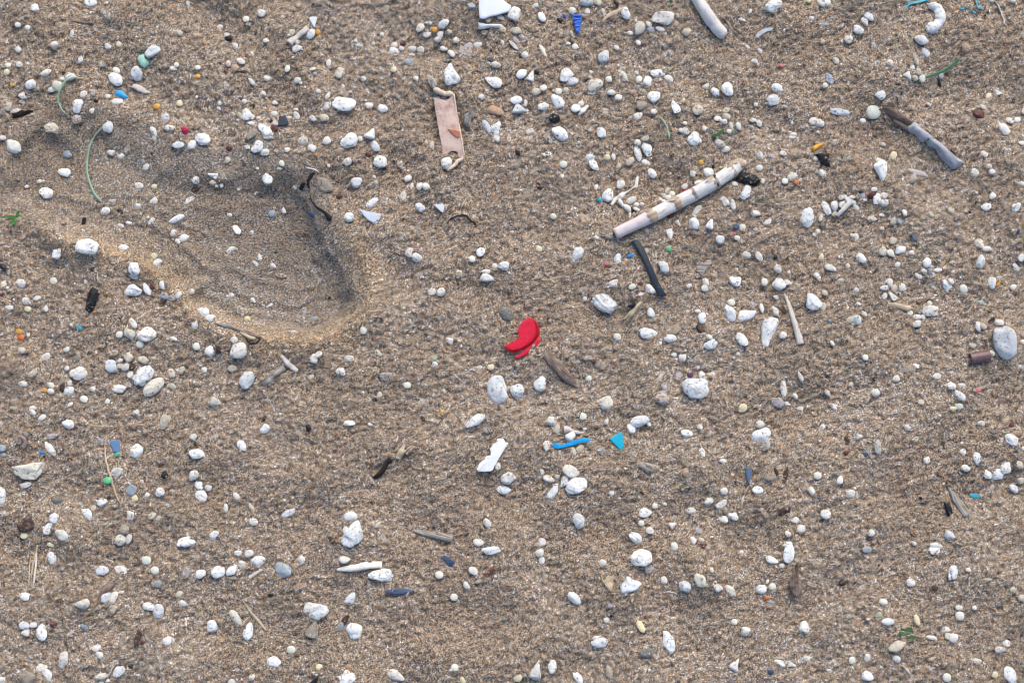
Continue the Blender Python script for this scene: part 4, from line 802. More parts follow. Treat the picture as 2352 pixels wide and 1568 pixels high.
# ------------------------------------------------------------------ stones, pellets, crumbs
order = sorted(range(len(ROWS)), key=lambda i: -ROWS[i][2] * ROWS[i][3])
white = [i for i in order if ROWS[i][5][0] in 'wsgc']
as_stuff = set(white[300:])
pxs = np.array([r[0] for r in ROWS]); pys = np.array([r[1] for r in ROWS])
WX, WY, WZ = world(pxs, pys)
_, INF = height(WX, WY)
ex, ey, _e = world(pxs + 4, pys)
MMPX = np.hypot(ex - WX, ey - WY) / 4
MMPX = np.full(len(ROWS), 0.00025)
rank_white = {i: k for k, i in enumerate(white)}
S_V, S_F, S_M, s_n = [], [], [], 0
stuff_codes = ['w', 's', 'g', 'c']
for i in range(len(ROWS)):
    x, y, L, W, a, code = ROWS[i]
    c, typ = code[0], code[1:]
    Lm, Wm = L * MMPX[i] * (1.07 if L > 40 else 1.11), W * MMPX[i] * (1.08 if L > 40 else 1.13)
    sub = 5 if L > 52 else 4 if L > 30 else 3 if L > 15 else 2
    if c in 'nyaOGV': sub = 3
    v, f, Hh = pebble_shape(Lm, Wm, typ, c, sub, 1000 + i)
    ang = math.radians(a)
    ca, sa = math.cos(ang), math.sin(ang)
    v = np.stack([v[:, 0] * ca - v[:, 1] * sa, v[:, 0] * sa + v[:, 1] * ca, v[:, 2]], 1)
    emb = {'g': 0.08, 'v': 0.08, 'l': 0.05, 't': 0.10, 'd': 0.08, 'k': 0.0, 'x': 0.1, 'r': 0.1}.get(c, 0.26)
    if c in 'nyaOGV': emb = 0.25
    emb += random.uniform(-0.06, 0.08)
    if INF[i] > 0.9 and c in 'wsg' and XY[i, 0] < 1020 and XY[i, 0] > 360: emb = random.uniform(-0.12, 0.03)
    loc = (WX[i], WY[i], WZ[i] + Hh * emb)
    # the base of the thing is its origin
    if i in as_stuff:
        S_V.append(v + np.array(loc)); S_F.append(f + s_n); s_n += len(v)
        S_M.append(np.full(len(f), stuff_codes.index(c)))
        continue
    zb = v[:, 2].min()
    v[:, 2] -= zb
    nm, cat, _n, grp = KIND[c]
    o = mesh(nm, v, f, pick_mat(c), loc=(loc[0], loc[1], loc[2] + zb))
    tag(o, label_for(i), cat, grp)
o = mesh('small_pumice_pebbles', np.concatenate(S_V), np.concatenate(S_F), [M[c] for c in stuff_codes], mi=np.concatenate(S_M))
tag(o, 'smallest white and grey pumice pebbles scattered all over the sand', 'pebbles', kind='stuff')

# coarse grains lying loose on the finer sand
GC = [((.70, .69, .66), .14), ((.035, .035, .04), .24), ((.20, .15, .11), .24), ((.42, .21, .08), .13), ((.30, .31, .33), .15), ((.50, .42, .30), .10)]
gm = []
for k, (c, pr) in enumerate(GC):
    m, t, b = newmat('loose_grain'); b.inputs['Base Color'].default_value = (*c, 1); b.inputs['Roughness'].default_value = 0.6; gm.append(m)
NG = 5500
gx = rng.uniform(-0.40, 0.40, NG); gy = rng.uniform(-0.27, 0.27, NG)
gz, gs = height(gx, gy)
gr = rng.gamma(2.2, 0.00012, NG) + 0.00024
gr = np.where(gs > 0.5, gr * 0.8, gr)
v0, f0 = ICO[1]
sca = rng.uniform(0.7, 1.35, (NG, 1, 3)) * gr[:, None, None]
jit = 1 + rng.standard_normal((NG, len(v0), 1)) * 0.16
gv = v0[None] * jit * sca + np.stack([gx, gy, gz + gr * 0.35], 1)[:, None, :]
gf = (f0[None] + (np.arange(NG) * len(v0))[:, None, None]).reshape(-1, 3)
gmi = rng.choice(len(GC), NG, p=np.array([c[1] for c in GC]) / sum(c[1] for c in GC))
o = mesh('loose_coarse_grains', gv.reshape(-1, 3), gf, gm, mi=np.repeat(gmi, len(f0)), smooth_=False)
tag(o, 'coarse loose sand grains of mixed colours strewn over the beach', 'grains', kind='stuff')

# ------------------------------------------------------------------ shaped things
def T(tx, ty, pts, s=3.92):
    return [(tx + p[0] / s, ty + p[1] / s) for p in pts]

def resample(P, n, closed=True):
    P = np.asarray(P, float)
    if closed: P = np.vstack([P, P[:1]])
    seg = np.hypot(*np.diff(P, axis=0).T)
    s = np.concatenate([[0], np.cumsum(seg)])
    t = np.linspace(0, s[-1], n + 1)[:-1] if closed else np.linspace(0, s[-1], n)
    return np.stack([np.interp(t, s, P[:, k]) for k in range(P.shape[1])], 1)

def to_local(pts):
    P = np.asarray(pts, float)
    x, y, z = world(P[:, 0], P[:, 1])
    c = (float((x.min() + x.max()) / 2), float((y.min() + y.max()) / 2), float(np.mean(z)))
    return np.stack([x, y], 1), c

def blob(name, pts, Hh, mat, parent=None, rough=0.05, lift=0.0, n=None, zoff=0.0, flat=0.55, seed=1):
    """solid lump with the given outline: rings drawn in from the outline towards its own long axis, domed above and shallow below"""
    P, c = to_local(pts)
    r = np.random.default_rng(seed)
    n = n or max(28, min(90, len(pts) * 6))
    Q = resample(P, n)
    nrm = np.roll(Q, -1, 0) - np.roll(Q, 1, 0)
    nrm = np.stack([nrm[:, 1], -nrm[:, 0]], 1); nrm /= np.linalg.norm(nrm, axis=1)[:, None] + 1e-12
    size = math.sqrt(abs(np.sum(Q[:, 0] * np.roll(Q[:, 1], -1) - Q[:, 1] * np.roll(Q[:, 0], -1))) / 2)
    Q = Q + nrm * (r.standard_normal(n) * rough * size * 0.25)[:, None]
    ctr = Q.mean(0)
    u, s_, vt = np.linalg.svd(Q - ctr)
    axis_ = vt[0]
    proj = (Q - ctr) @ axis_
    lim = max((proj.max() - proj.min()) / 2 - s_[1] / math.sqrt(n) * 1.3, 0)
    tgt = ctr + np.clip(proj, -lim, lim)[:, None] * axis_[None]
    V, Fc, TC = [], [], []
    tt = [0.0, 0.06, 0.16, 0.32, 0.52, 0.75, 1.0]
    zz = [0.0] + [Hh * (1 - (1 - t) ** 2) ** flat for t in tt[1:]]
    rows = [(0.12, -0.5 * Hh - 0.0006)] + list(zip(tt, zz))
    for k, (t, z) in enumerate(rows):
        R = Q + (tgt - Q) * t
        zn = r.standard_normal(n) * Hh * rough if k > 1 else 0
        V.append(np.column_stack([R - np.array(c[:2]), np.full(n, z + lift) + zn]))
        TC.append(np.column_stack([(R - ctr) @ axis_, (R - ctr) @ vt[1], np.full(n, z)]))
    V = np.concatenate(V); TC = np.concatenate(TC)
    m = len(rows)
    for k in range(m - 1):
        for j in range(n):
            a_, b_ = k * n + j, k * n + (j + 1) % n
            Fc.append((a_, b_, b_ + n, a_ + n))
    Fc.append(tuple(reversed(range(n))))
    ar = np.sum(Q[:, 0] * np.roll(Q[:, 1], -1) - Q[:, 1] * np.roll(Q[:, 0], -1))
    if ar < 0: Fc = [tuple(reversed(q)) for q in Fc]
    loc = np.array(c)
    if parent is not None: loc = loc - np.array(parent.location)
    return mesh(name, V, Fc, mat, parent, loc + np.array([0, 0, zoff]), tc=TC)

def plate(name, pts, th, mat, parent=None, lift=0.0004, tilt=(0, 0), bend=0.0, n=40, bdir=0.0, rough=0.0, seed=1, ngon=False):
    """thin shard with real thickness, tilted and bent as a whole"""
    P, c = to_local(pts)
    r = np.random.default_rng(seed)
    Q = resample(P, n) if n else P
    n = len(Q)
    if rough: Q = Q + r.standard_normal(Q.shape) * rough
    ctr = Q.mean(0)
    rings = [1.0, 0.985, 0.8, 0.55, 0.3, 0.08]
    if ngon:
        nr = np.roll(Q, -1, 0) - np.roll(Q, 1, 0)
        nr = np.stack([-nr[:, 1], nr[:, 0]], 1); nr /= np.linalg.norm(nr, axis=1)[:, None] + 1e-12
        if np.sum(Q[:, 0] * np.roll(Q[:, 1], -1) - Q[:, 1] * np.roll(Q[:, 0], -1)) < 0: nr = -nr
    V, TC = [], []
    def z_of(R):
        d = R - np.array(c[:2])
        q = d[:, 0] * math.cos(bdir) + d[:, 1] * math.sin(bdir)
        return d[:, 0] * tilt[0] + d[:, 1] * tilt[1] + bend * q * q
    top = [(s, th / 2 - (th * 0.18 if k == 0 else 0)) for k, s in enumerate(rings)]
    bot = [(s, -th / 2) for s in reversed(rings)]
    seq = bot[:-1] + [(1.0, -th / 2 + th * 0.1)] + top
    if ngon: seq = [(1, -th / 2), (0, -th * .42), (0, th * .25), (.6, th * .45), (1.6, th / 2)]
    for s, z in seq:
        R = Q + nr * (s * th * 0.22) if ngon else ctr + (Q - ctr) * s
        V.append(np.column_stack([R - np.array(c[:2]), z_of(R) + z + lift + th / 2]))
        d = R - ctr
        TC.append(np.column_stack([d, np.full(n, z)]))
    V = np.concatenate(V); TC = np.concatenate(TC)
    Fc = []
    for k in range(len(seq) - 1):
        for j in range(n):
            a_, b_ = k * n + j, k * n + (j + 1) % n
            Fc.append((a_, b_, b_ + n, a_ + n))
    Fc.append(tuple(reversed(range(n))))
    Fc.append(tuple(range((len(seq) - 1) * n, len(seq) * n)))
    ar = np.sum(Q[:, 0] * np.roll(Q[:, 1], -1) - Q[:, 1] * np.roll(Q[:, 0], -1))
    if ar < 0: Fc = [tuple(reversed(q)) for q in Fc]
    loc = np.array(c)
    if parent is not None: loc = loc - np.array(parent.location)
    return mesh(name, V, Fc, mat, parent, loc, tc=TC)

def tube(name, pts, rad, mat, parent=None, lift=0.6, flat=1.0, nseg=10, n=24, rough=0.06, seed=1, arch=0.0, level=False):
    """stem or stick swept along a line lying on the sand; rad in metres per given point"""
    pts = np.asarray(pts, float)
    k = len(pts)
    rad = np.asarray(rad if hasattr(rad, '__len__') else [rad] * k, float)
    # smooth through the points
    t0 = np.concatenate([[0], np.cumsum(np.hypot(*np.diff(pts, axis=0).T))]); t0 /= t0[-1]
    t = np.linspace(0, 1, n)
    if k > 2:
        tan = np.gradient(pts, t0, axis=0)
        j = np.clip(np.searchsorted(t0, t) - 1, 0, k - 2)
        hh = (t0[j + 1] - t0[j])[:, None]; u = ((t - t0[j]) / (t0[j + 1] - t0[j]))[:, None]
        S = (2*u**3-3*u**2+1)*pts[j] + (u**3-2*u**2+u)*hh*tan[j] + (-2*u**3+3*u**2)*pts[j+1] + (u**3-u**2)*hh*tan[j+1]
    else:
        S = pts[0] + (pts[1] - pts[0]) * t[:, None]
    R = np.interp(t, t0, rad)
    x, y, z = world(S[:, 0], S[:, 1])
    if level:
        kk = np.polyfit(t, z, 1); z = np.polyval(kk, t)
    elif n > 6:
        z = np.convolve(np.pad(z, 2, 'edge'), np.ones(5) / 5, 'valid')
    z = z + R * flat * lift + arch * 4 * t * (1 - t)
    P3 = np.stack([x, y, z], 1)
    d = np.gradient(P3, axis=0); d /= np.linalg.norm(d, axis=1)[:, None]
    side = np.cross(d, (0, 0, 1)); side /= np.linalg.norm(side, axis=1)[:, None]
    up = np.cross(side, d)
    r = np.random.default_rng(seed)
    ang = np.arange(nseg) * 2 * math.pi / nseg
    c = np.array([(x.min() + x.max()) / 2, (y.min() + y.max()) / 2, z.mean() - R.mean()])
    rr = R[:, None] * (1 + r.standard_normal((n, nseg)) * rough + (r.standard_normal(nseg) * rough)[None])
    V = P3[:, None] + side[:, None] * (np.cos(ang)[None, :, None] * rr[:, :, None]) + up[:, None] * (np.sin(ang)[None, :, None] * rr[:, :, None] * flat)
    ln = np.concatenate([[0], np.cumsum(np.linalg.norm(np.diff(P3, axis=0), axis=1))])
    TC = np.stack([np.repeat(ln, nseg), (ang[None] * R[:, None]).ravel(), np.zeros(n * nseg)], 1)
    V = V.reshape(-1, 3) - c
    Fc = []
    for i in range(n - 1):
        for j in range(nseg):
            a_, b_ = i * nseg + j, i * nseg + (j + 1) % nseg
            Fc.append((a_, a_ + nseg, b_ + nseg, b_))
    Fc.append(tuple(range(nseg)))
    Fc.append(tuple(reversed(range((n - 1) * nseg, n * nseg))))
    loc = c if parent is None else c - np.array(parent.location)
    return mesh(name, V, Fc, mat, parent, loc, tc=TC)

PX = 0.00025

# materials of the shaped things
W_REED = wood_mat('weathered_reed', [(0.30, (.26, .235, .22)), (0.42, (.52, .49, .47)), (0.56, (.70, .685, .67)), (0.66, (.78, .77, .76))], 45, 1500, 0.30)
W_REEDP = wood_mat('pinkish_reed', [(0.30, (.42, .34, .32)), (0.46, (.62, .54, .53)), (0.62, (.68, .63, .63))], 40, 2000, 0.18)
W_NODE = wood_mat('reed_node', [(0.3, (.15, .09, .06)), (0.5, (.36, .27, .19)), (0.65, (.55, .48, .40))], 900, 300, 0.25)
W_PALE = wood_mat('pale_driftwood', [(0.3, (.30, .26, .23)), (0.46, (.58, .555, .53)), (0.62, (.70, .68, .66))], 40, 900, 0.27)
W_BLUE = wood_mat('bluish_driftwood', [(0.3, (.17, .172, .19)), (0.45, (.32, .33, .365)), (0.62, (.45, .46, .485))], 120, 500, 0.24)
W_BARK = wood_mat('brown_bark', [(0.3, (.075, .05, .04)), (0.5, (.18, .13, .105)), (0.65, (.29, .22, .18))], 60, 1300, 0.36)
W_GREY = wood_mat('grey_wood', [(0.36, (.09, .08, .07)), (0.48, (.25, .225, .195)), (0.60, (.44, .41, .365))], 40, 1500, 0.38)
W_BRN = wood_mat('brown_wood', [(0.36, (.05, .033, .025)), (0.46, (.14, .09, .07)), (0.54, (.24, .19, .155)), (0.62, (.38, .33, .28))], 40, 1500, 0.38)
W_TAN = wood_mat('tan_straw', [(0.3, (.30, .22, .14)), (0.5, (.52, .42, .29)), (0.65, (.64, .55, .42))], 60, 1600, 0.2)
W_DARK = wood_mat('dark_twig', [(0.3, (.010, .008, .008)), (0.5, (.024, .018, .016)), (0.65, (.055, .042, .036))], 60, 1200, 0.3)
W_STRW = wood_mat('pale_straw', [(0.3, (.34, .29, .25)), (0.5, (.56, .51, .46)), (0.65, (.68, .64, .60))], 50, 1700, 0.2)
W_BONE = wood_mat('bone_white_stalk', [(0.3, (.55, .50, .42)), (0.5, (.72, .70, .63)), (0.65, (.80, .78, .73))], 150, 900, 0.1)
W_GRN = wood_mat('green_blade', [(0.3, (.03, .09, .05)), (0.5, (.055, .16, .09)), (0.65, (.10, .23, .13))], 30, 2500, 0.1)
W_PGRN = wood_mat('pale_green_stem', [(0.3, (.18, .29, .19)), (0.5, (.29, .42, .29)), (0.65, (.40, .51, .38))], 30, 2500, 0.1)
W_LEAF = wood_mat('small_leaf', [(0.3, (.025, .085, .022)), (0.5, (.045, .15, .035)), (0.65, (.09, .22, .05))], 300, 900, 0.1)
P_RED = plastic_mat('red_cap_plastic', (.74, .012, .045), (.62, .010, .035), 0.42, 0, 0.35, 350, 0.12)
P_MILK = plastic_mat('milky_plastic', (.70, .73, .80), (.64, .67, .75), 0.35, 0.3, 0.15, 60, 0.0)
P_WHITE = plastic_mat('white_plastic', (.80, .81, .81), (.72, .73, .73), 0.5, 0.1, 0.6, 300, 0.12)
P_SHARD = plastic_mat('translucent_white_shard', (.62, .66, .72), (.56, .60, .66), 0.35, 0.3, 0.1, 100, 0.05)
P_ROYAL = plastic_mat('royal_blue_plastic', (.012, .14, .62), (.008, .08, .42), 0.4, 0, 0.6, 500, 0.12)
P_CYAN = plastic_mat('cyan_plastic', (.010, .34, .66), (.008, .24, .55), 0.35, 0, 0.5, 250, 0.08)
P_TURQ = plastic_mat('turquoise_plastic', (.008, .41, .56), (.006, .35, .50), 0.4, 0, 0.3, 250, 0.04)
P_MINT = plastic_mat('mint_plastic', (.36, .62, .50), (.30, .56, .44), 0.5, 0.2, 0.4, 250, 0.1)
P_BLACK = plastic_mat('black_plastic', (.016, .026, .042), (.009, .014, .022), 0.38, 0, 0.5, 250, 0.1)
P_CHIP = plastic_mat('dark_slate_plastic', (.045, .055, .07), (.03, .037, .05), 0.5, 0, 0.5, 250, 0.1)
P_PINK = plastic_mat('pink_red_plastic', (.70, .03, .11), (.52, .02, .08), 0.4, 0.1, 0.7, 600, 0.1)
P_YEL = plastic_mat('yellow_orange_plastic', (.78, .40, .03), (.68, .27, .02), 0.35, 0.2, 0.5, 600, 0.05)
P_BEIGE = plastic_mat('pinkish_beige_plastic', (.58, .44, .37), (.40, .235, .19), 0.5, 0.15, 0.7, 110, 0.35)
P_AMB = plastic_mat('orange_amber_film', (.56, .27, .13), (.46, .20, .10), 0.3, 0.2, 0.3, 180, 0.0)
P_AMB2 = plastic_mat('dark_orange_film', (.50, .19, .10), (.40, .14, .075), 0.3, 0.2, 0.3, 180, 0.0)
P_EDGE = plastic_mat('torn_cream_edge', (.66, .56, .44), (.50, .40, .30), 0.6, 0.2, 0.8, 700, 0.3)
P_BLUE = plastic_mat('sky_blue_flake', (.02, .34, .66), (.02, .26, .56), 0.5, 0, 0.6, 600, 0.05)
P_DUST = plastic_mat('dusty_blue_plastic', (.11, .22, .38), (.08, .17, .32), 0.55, 0, 0.5, 300, 0.2)
P_WEDGE = plastic_mat('blue_grey_wedge', (.09, .15, .24), (.05, .09, .15), 0.5, 0, 0.5, 500, 0.3)
P_THREAD = plastic_mat('cyan_thread', (.10, .44, .55), (.06, .34, .45), 0.5, 0, 0.3, 600, 0.0)
P_TUBE = plastic_mat('brown_tube', (.15, .085, .085), (.10, .055, .06), 0.45, 0, 0.4, 250, 0.12)
P_FILM = plastic_mat('clear_film', (.42, .46, .50), (.34, .36, .37), 0.3, 0.2, 0.5, 300, 0.3)
S_SHELL = stone_mat('shell_brown', (.34, .28, .26), (.20, .16, .15), 0.15, (.08, .06, .06), 0.1, 0.5)

# --- red bottle cap piece
def R1(pts): return [(1440 + x / 5.6, 900 + y / 5.6) for x, y in pts]
cx, cy, cz = world(1540, 990)
cap = empty('bottle_cap_piece', (float(cx), float(cy), float(cz)))
tag(cap, 'torn crescent of a bright red plastic bottle cap with ribbed rim', 'bottle cap')
disc = R1([(600,182),(650,190),(705,225),(735,290),(742,370),(728,440),(690,505),(640,560),(580,610),(510,650),(440,680),(350,695),(280,690),(225,655),
           (260,618),(350,608),(420,578),(458,545),(446,500),(438,440),(440,330),(500,262),(552,205)])
plate('top_disc', disc, 0.0011, P_RED, cap, lift=0.0042, tilt=(-0.10, 0.16), bend=3.0, n=70, seed=3)
edge = R1([(610,180),(670,195),(730,235),(772,300),(792,380),(785,460),(745,525),(690,585),(620,640),(540,690),(450,728),(350,748),(262,722),(205,672)])
E = resample(edge, 90, False)
In = resample(R1([(605,188),(655,200),(700,240),(728,300),(738,370),(726,440),(690,500),(640,555),(580,605),(510,645),(440,672),(350,688),(285,682),(232,655)]), 90, False)
def strip(name, A, B, z0, z1, mat, parent, wave=0.0, thick=0.0006, wn=1):
    a3 = world(A[:, 0], A[:, 1]); b3 = world(B[:, 0], B[:, 1])
    pl = np.array(parent.location)
    n = len(A)
    base = pl[2]
    def tz(x, y): return (x - pl[0]) * -0.10 + (y - pl[1]) * 0.16 + 3.0 * (x - pl[0]) ** 2
    V = []
    for t in np.linspace(0, 1, 5):
        x = a3[0] + (b3[0] - a3[0]) * t; y = a3[1] + (b3[1] - a3[1]) * t
        z = base + z0 + (z1 - z0) * math.sin(t * math.pi / 2) + tz(x, y) + wave * np.sin(np.arange(n) * math.pi * wn)
        V.append(np.stack([x, y, z], 1))
    for t in np.linspace(1, 0, 5):
        x = a3[0] + (b3[0] - a3[0]) * t; y = a3[1] + (b3[1] - a3[1]) * t
        z = base + z0 + (z1 - z0) * math.sin(t * math.pi / 2) + tz(x, y) - thick
        V.append(np.stack([x, y, z], 1))
    V = np.concatenate(V) - pl
    Fc = []
    m = 10
    for k in range(m):
        for j in range(n - 1):
            a_, b_ = k * n + j, ((k + 1) % m) * n + j
            Fc.append((a_, a_ + 1, b_ + 1, b_))
    return mesh(name, V, Fc, mat, parent)
strip('rim', E, In, 0.0004, 0.0052, P_RED, cap, thick=0.0009)
# grip ribs over the rim, far under ten pixels each, joined
rv, rf = [], []
pl = np.array(cap.location)
E2 = resample(edge, 46, False); I2 = resample(In, 46, False)
ea = world(E2[:, 0], E2[:, 1]); ia = world(I2[:, 0], I2[:, 1])
for j in range(46):
    a = np.array([ea[0][j], ea[1][j]]); b = np.array([ia[0][j], ia[1][j]])
    d = b - a; a = a - d * 0.06; ln = np.linalg.norm(d) + 1e-9; s = np.array([-d[1], d[0]]) / ln * 0.00024
    def q(p, z):
        return (p[0] - pl[0], p[1] - pl[1], z + (p[0] - pl[0]) * -0.10 + (p[1] - pl[1]) * 0.16 + 3.0 * (p[0] - pl[0]) ** 2)
    k = len(rv)
    for t, z in ((0, 0.0012), (0.5, 0.0046), (0.95, 0.0060)):
        p = a + d * t
        rv += [q(p - s, z), q(p, z + 0.0009), q(p + s, z)]
    for u in (0, 3):
        rf += [(k + u, k + u + 1, k + u + 4, k + u + 3), (k + u + 1, k + u + 2, k + u + 5, k + u + 4)]
    rf += [(k, k + 2, k + 1), (k + 6, k + 7, k + 8)]
o = mesh('grip_ribs', rv, rf, P_RED, cap, smooth_=False); o['kind'] = 'stuff'
flap = R1([(740,450),(802,490),(800,560),(765,620),(690,700),(600,765),(520,808),(450,838),(395,846),(370,818),(420,795),(500,730),(540,680),(600,620),(660,560)])
blob('underside_flap', flap, 0.0012, P_RED, cap, rough=0.06, zoff=0.0003, seed=5)

# --- jointed reed
def R3(pts): return [(1740 + x / 2.688, 450 + y / 2.688) for x, y in pts]
ndx = [(165,637),(450,500),(642,400),(790,325),(950,232),(1080,148),(1150,92),(1195,88)]
wid = [88, 112, 112, 112, 112, 108, 92, 60]
NP = np.array(R3(ndx)); rx, ry, rz = world(*R3([(650, 396)])[0])
reed = empty('dry_reed', (float(rx), float(ry), float(rz)))
tag(reed, 'long pale jointed reed stalk with brown nodes, the longest stick', 'reed')
ZB = None
for k in range(len(ndx) - 1):
    r0, r1 = wid[k] / 2.688 / 2 * PX, wid[k + 1] / 2.688 / 2 * PX
    if k == 0: r0, r1 = 0.0040, 0.0049
    m = W_REEDP if k == 0 else W_REED
    mid = (NP[k] + NP[k + 1]) / 2
    o = tube('segment', [NP[k], mid, NP[k + 1]], [r0, (r0 + r1) / 2 * 0.97, r1], m, reed, lift=0.75, nseg=20, n=16, rough=0.012, seed=20 + k, level=True)
for k in range(1, len(ndx) - 1):
    d = (NP[k + 1] - NP[k - 1]); d /= np.hypot(*d)
    r_ = wid[k] / 2.688 / 2 * PX
    tube('node_ring', [NP[k] - d * 1.9, NP[k] - d * 0.7, NP[k] + d * 0.5, NP[k] + d * 1.7], [r_ * .95, r_ * 1.07, r_ * 1.05, r_ * .95], W_NODE, reed, lift=0.74, nseg=20, n=8, rough=0.05, seed=40 + k, level=True)
tip = R3([(78,655),(110,628),(150,618),(160,650),(150,680),(110,678)])
o = blob('crumbled_end', tip, 0.0022, M['g'], reed, rough=0.12, seed=8)
for pts, zz in (([(862,240),(880,215),(925,200),(918,228),(885,243)],  .0088), ([(1070,90),(1095,65),(1130,58),(1125,82),(1100,98)],  .0082), ([(565,382),(600,360),(640,352),(635,385),(600,396)],  .0094)):
    plate('peeling_sheath', R3(pts), 0.0005, W_TAN, reed, lift=zz, tilt=(.1, -.1), n=24)
blob('scorched_band', R3([(928,186),(942,184),(950,210),(968,228),(962,246),(972,272),(958,270),(946,240),(936,222)]), 0.0009, M['b'], reed, rough=0.2, zoff=0.0085, seed=4)

# --- charcoal by the reed tip and others
o = blob('charcoal_lump', T(2000, 400, [(598,482),(650,430),(720,415),(790,428),(860,455),(910,500),(900,540),(860,552),(800,575),(740,560),(660,530),(610,510)]), 0.0042, M['b'], rough=0.10, seed=11)
tag(o, 'big black oval charcoal lump tucked under the upper end of the reed', 'charcoal')
o = blob('charcoal_lump', T(2000, 400, [(1525,205),(1600,190),(1690,190),(1685,235),(1645,265),(1655,300),(1700,330),(1695,360),(1650,345),(1580,310),(1555,260)]), 0.0028, M['b'], rough=0.12, seed=12)
tag(o, 'ragged black charcoal piece just below the yellow plastic sliver', 'charcoal')
o = blob('charcoal_lump', T(0, 800, [(1060,165),(1110,165),(1150,230),(1130,320),(1090,390),(1060,450),(1025,462),(985,430),(1000,330),(1010,230)]), 0.0038, M['b'], rough=0.07, seed=13)
tag(o, 'elongated glossy black charcoal lump standing alone below the footprint', 'charcoal')
o = blob('yellow_sliver', T(2000, 400, [(1483,130),(1520,100),(1570,78),(1618,72),(1612,105),(1560,145),(1500,178),(1488,160)]), 0.0022, P_YEL, rough=0.05, seed=14)
tag(o, 'bright yellow-orange plastic sliver above the ragged black charcoal', 'plastic sliver')

# --- black strip
st = [(1852, 710), (1854, 704), (1861, 702), (1868, 704), (1877, 714), (1887, 732), (1900, 760), (1913, 790), (1925, 818), (1937, 845), (1951, 864), (1948, 869), (1938, 869), (1927, 869), (1916, 843), (1903, 812), (1890, 782), (1878, 755), (1866, 732)]
o = plate('black_strip', st, 0.0016, P_BLACK, lift=0.0016, n=0, ngon=True)
tag(o, 'flat curved black plastic strip with a square lower end', 'plastic strip')

# --- beige plastic strip
def R2(pts): return [(1240 + x / 3.2, 240 + y / 3.2) for x, y in pts]
bx, by_, bz = world(1318, 380)
bs = empty('beige_plastic_strip', (float(bx), float(by_), float(bz)))
tag(bs, 'torn pinkish beige plastic strip with orange patch and curled ends', 'plastic strip')
plate('strip_body', R2([(105,182),(140,176),(170,178),(205,188),(240,172),(256,155),(250,135),(285,128),(300,230),(320,350),(345,480),(365,600),(382,705),(360,716),(335,722),(324,690),(322,668),(300,652),(262,655),(225,676),(190,692),(165,560),(140,430),(120,300)]), 0.0010, P_BEIGE, bs, lift=0.0022, tilt=(0.03, 0.0), n=110, rough=0.00010, ngon=True)
tube('curled_edge', R2([(105,68),(128,85),(150,98),(180,110),(210,122),(250,118),(278,130),(288,180)]), [.0014,.0018,.0019,.0017,.0018,.0018,.0013,.0008], P_EDGE, bs, lift=1.2, nseg=10, n=30, rough=0.10, seed=2)
tube('curled_edge', R2([(366,660),(376,705),(352,740),(325,745),(308,775),(270,805),(230,832)]), [.0010,.0016,.0016,.0014,.0015,.0014,.0010], P_EDGE, bs, lift=1.2, nseg=10, n=30, rough=0.10, seed=3)
tube('torn_rim', R2([(288,130),(303,232),(323,352),(348,482),(368,602),(384,704)]), .0007, P_EDGE, bs, lift=5.0, nseg=8, n=40, rough=0.15, seed=6)
plate('orange_patch', R2([(195,375),(250,345),(302,320),(312,400),(322,456),(280,458),(240,462),(205,455)]), 0.0006, P_AMB, bs, lift=0.0038, n=36)
plate('folded_flap', R2([(233,458),(290,466),(345,476),(348,520),(332,542),(285,512)]), 0.0008, P_AMB2, bs, lift=0.0044, tilt=(0.06, 0.10), n=32)

# --- milky sheet at the top edge and its neighbours
o = plate('milky_plastic_sheet', T(1000, 0, [(1585,-40),(1700,-60),(1830,-10),(1900,45),(1955,90),(1930,150),(1800,190),(1700,208),(1645,238),(1590,232),(1576,100)]), 0.0016, P_MILK, lift=0.0015, tilt=(0.02, -0.03), n=80)
tag(o, 'big smooth milky white plastic sheet piece at the top edge', 'plastic sheet')
o = blob('white_ridged_fragment', T(1000, 0, [(1565,262),(1620,266),(1700,284),(1770,276),(1845,280),(1866,300),(1842,332),(1780,322),(1700,326),(1625,345),(1565,338),(1580,302)]), 0.0028, P_WHITE, rough=0.05, seed=3)
tag(o, 'chalky white ridged plastic bar just below the milky sheet', 'plastic bar')
rx, ry, rz = world(1690, 72)
rb = empty('ribbed_blue_plastic', (float(rx), float(ry), float(rz)))
tag(rb, 'royal blue ribbed plastic fragment standing near the top edge', 'plastic fragment')
plate('curved_wall', T(1500, 0, [(688,192),(740,186),(795,178),(798,250),(785,330),(768,392),(738,396),(724,350),(712,270),(700,235)]), 0.0016, P_ROYAL, rb, lift=0.0022, bend=-6, n=48)
for k in range(5):
    y0 = 205 + k * 40
    xo = [0, 0, 8, 18, 26][k]
    tube('rib', T(1500, 0, [(702 + xo, y0), (745 + xo * .8, y0 - 4), (792 - k * 4, y0 - 6)]), .00055, P_ROYAL, rb, lift=7.0, nseg=6, n=8, seed=k)
o = blob('royal_blue_crumb', T(1500, 0, [(575,170),(600,158),(625,195),(618,218),(590,212),(580,190)]), 0.0014, P_ROYAL, rough=0.1)
tag(o, 'small royal blue plastic crumb left of the ribbed blue fragment', 'plastic crumb')

# --- pale stick cut by the top edge
o = tube('pale_driftwood_stick', T(2000, 0, [(110,-90),(180,30),(270,170),(370,310),(450,400),(475,425)]), [.0043,.0043,.0046,.0046,.0044,.0030], W_PALE, lift=0.6, nseg=18, n=34, rough=0.03, seed=9)
tag(o, 'pale weathered driftwood stick entering from the top edge', 'stick')
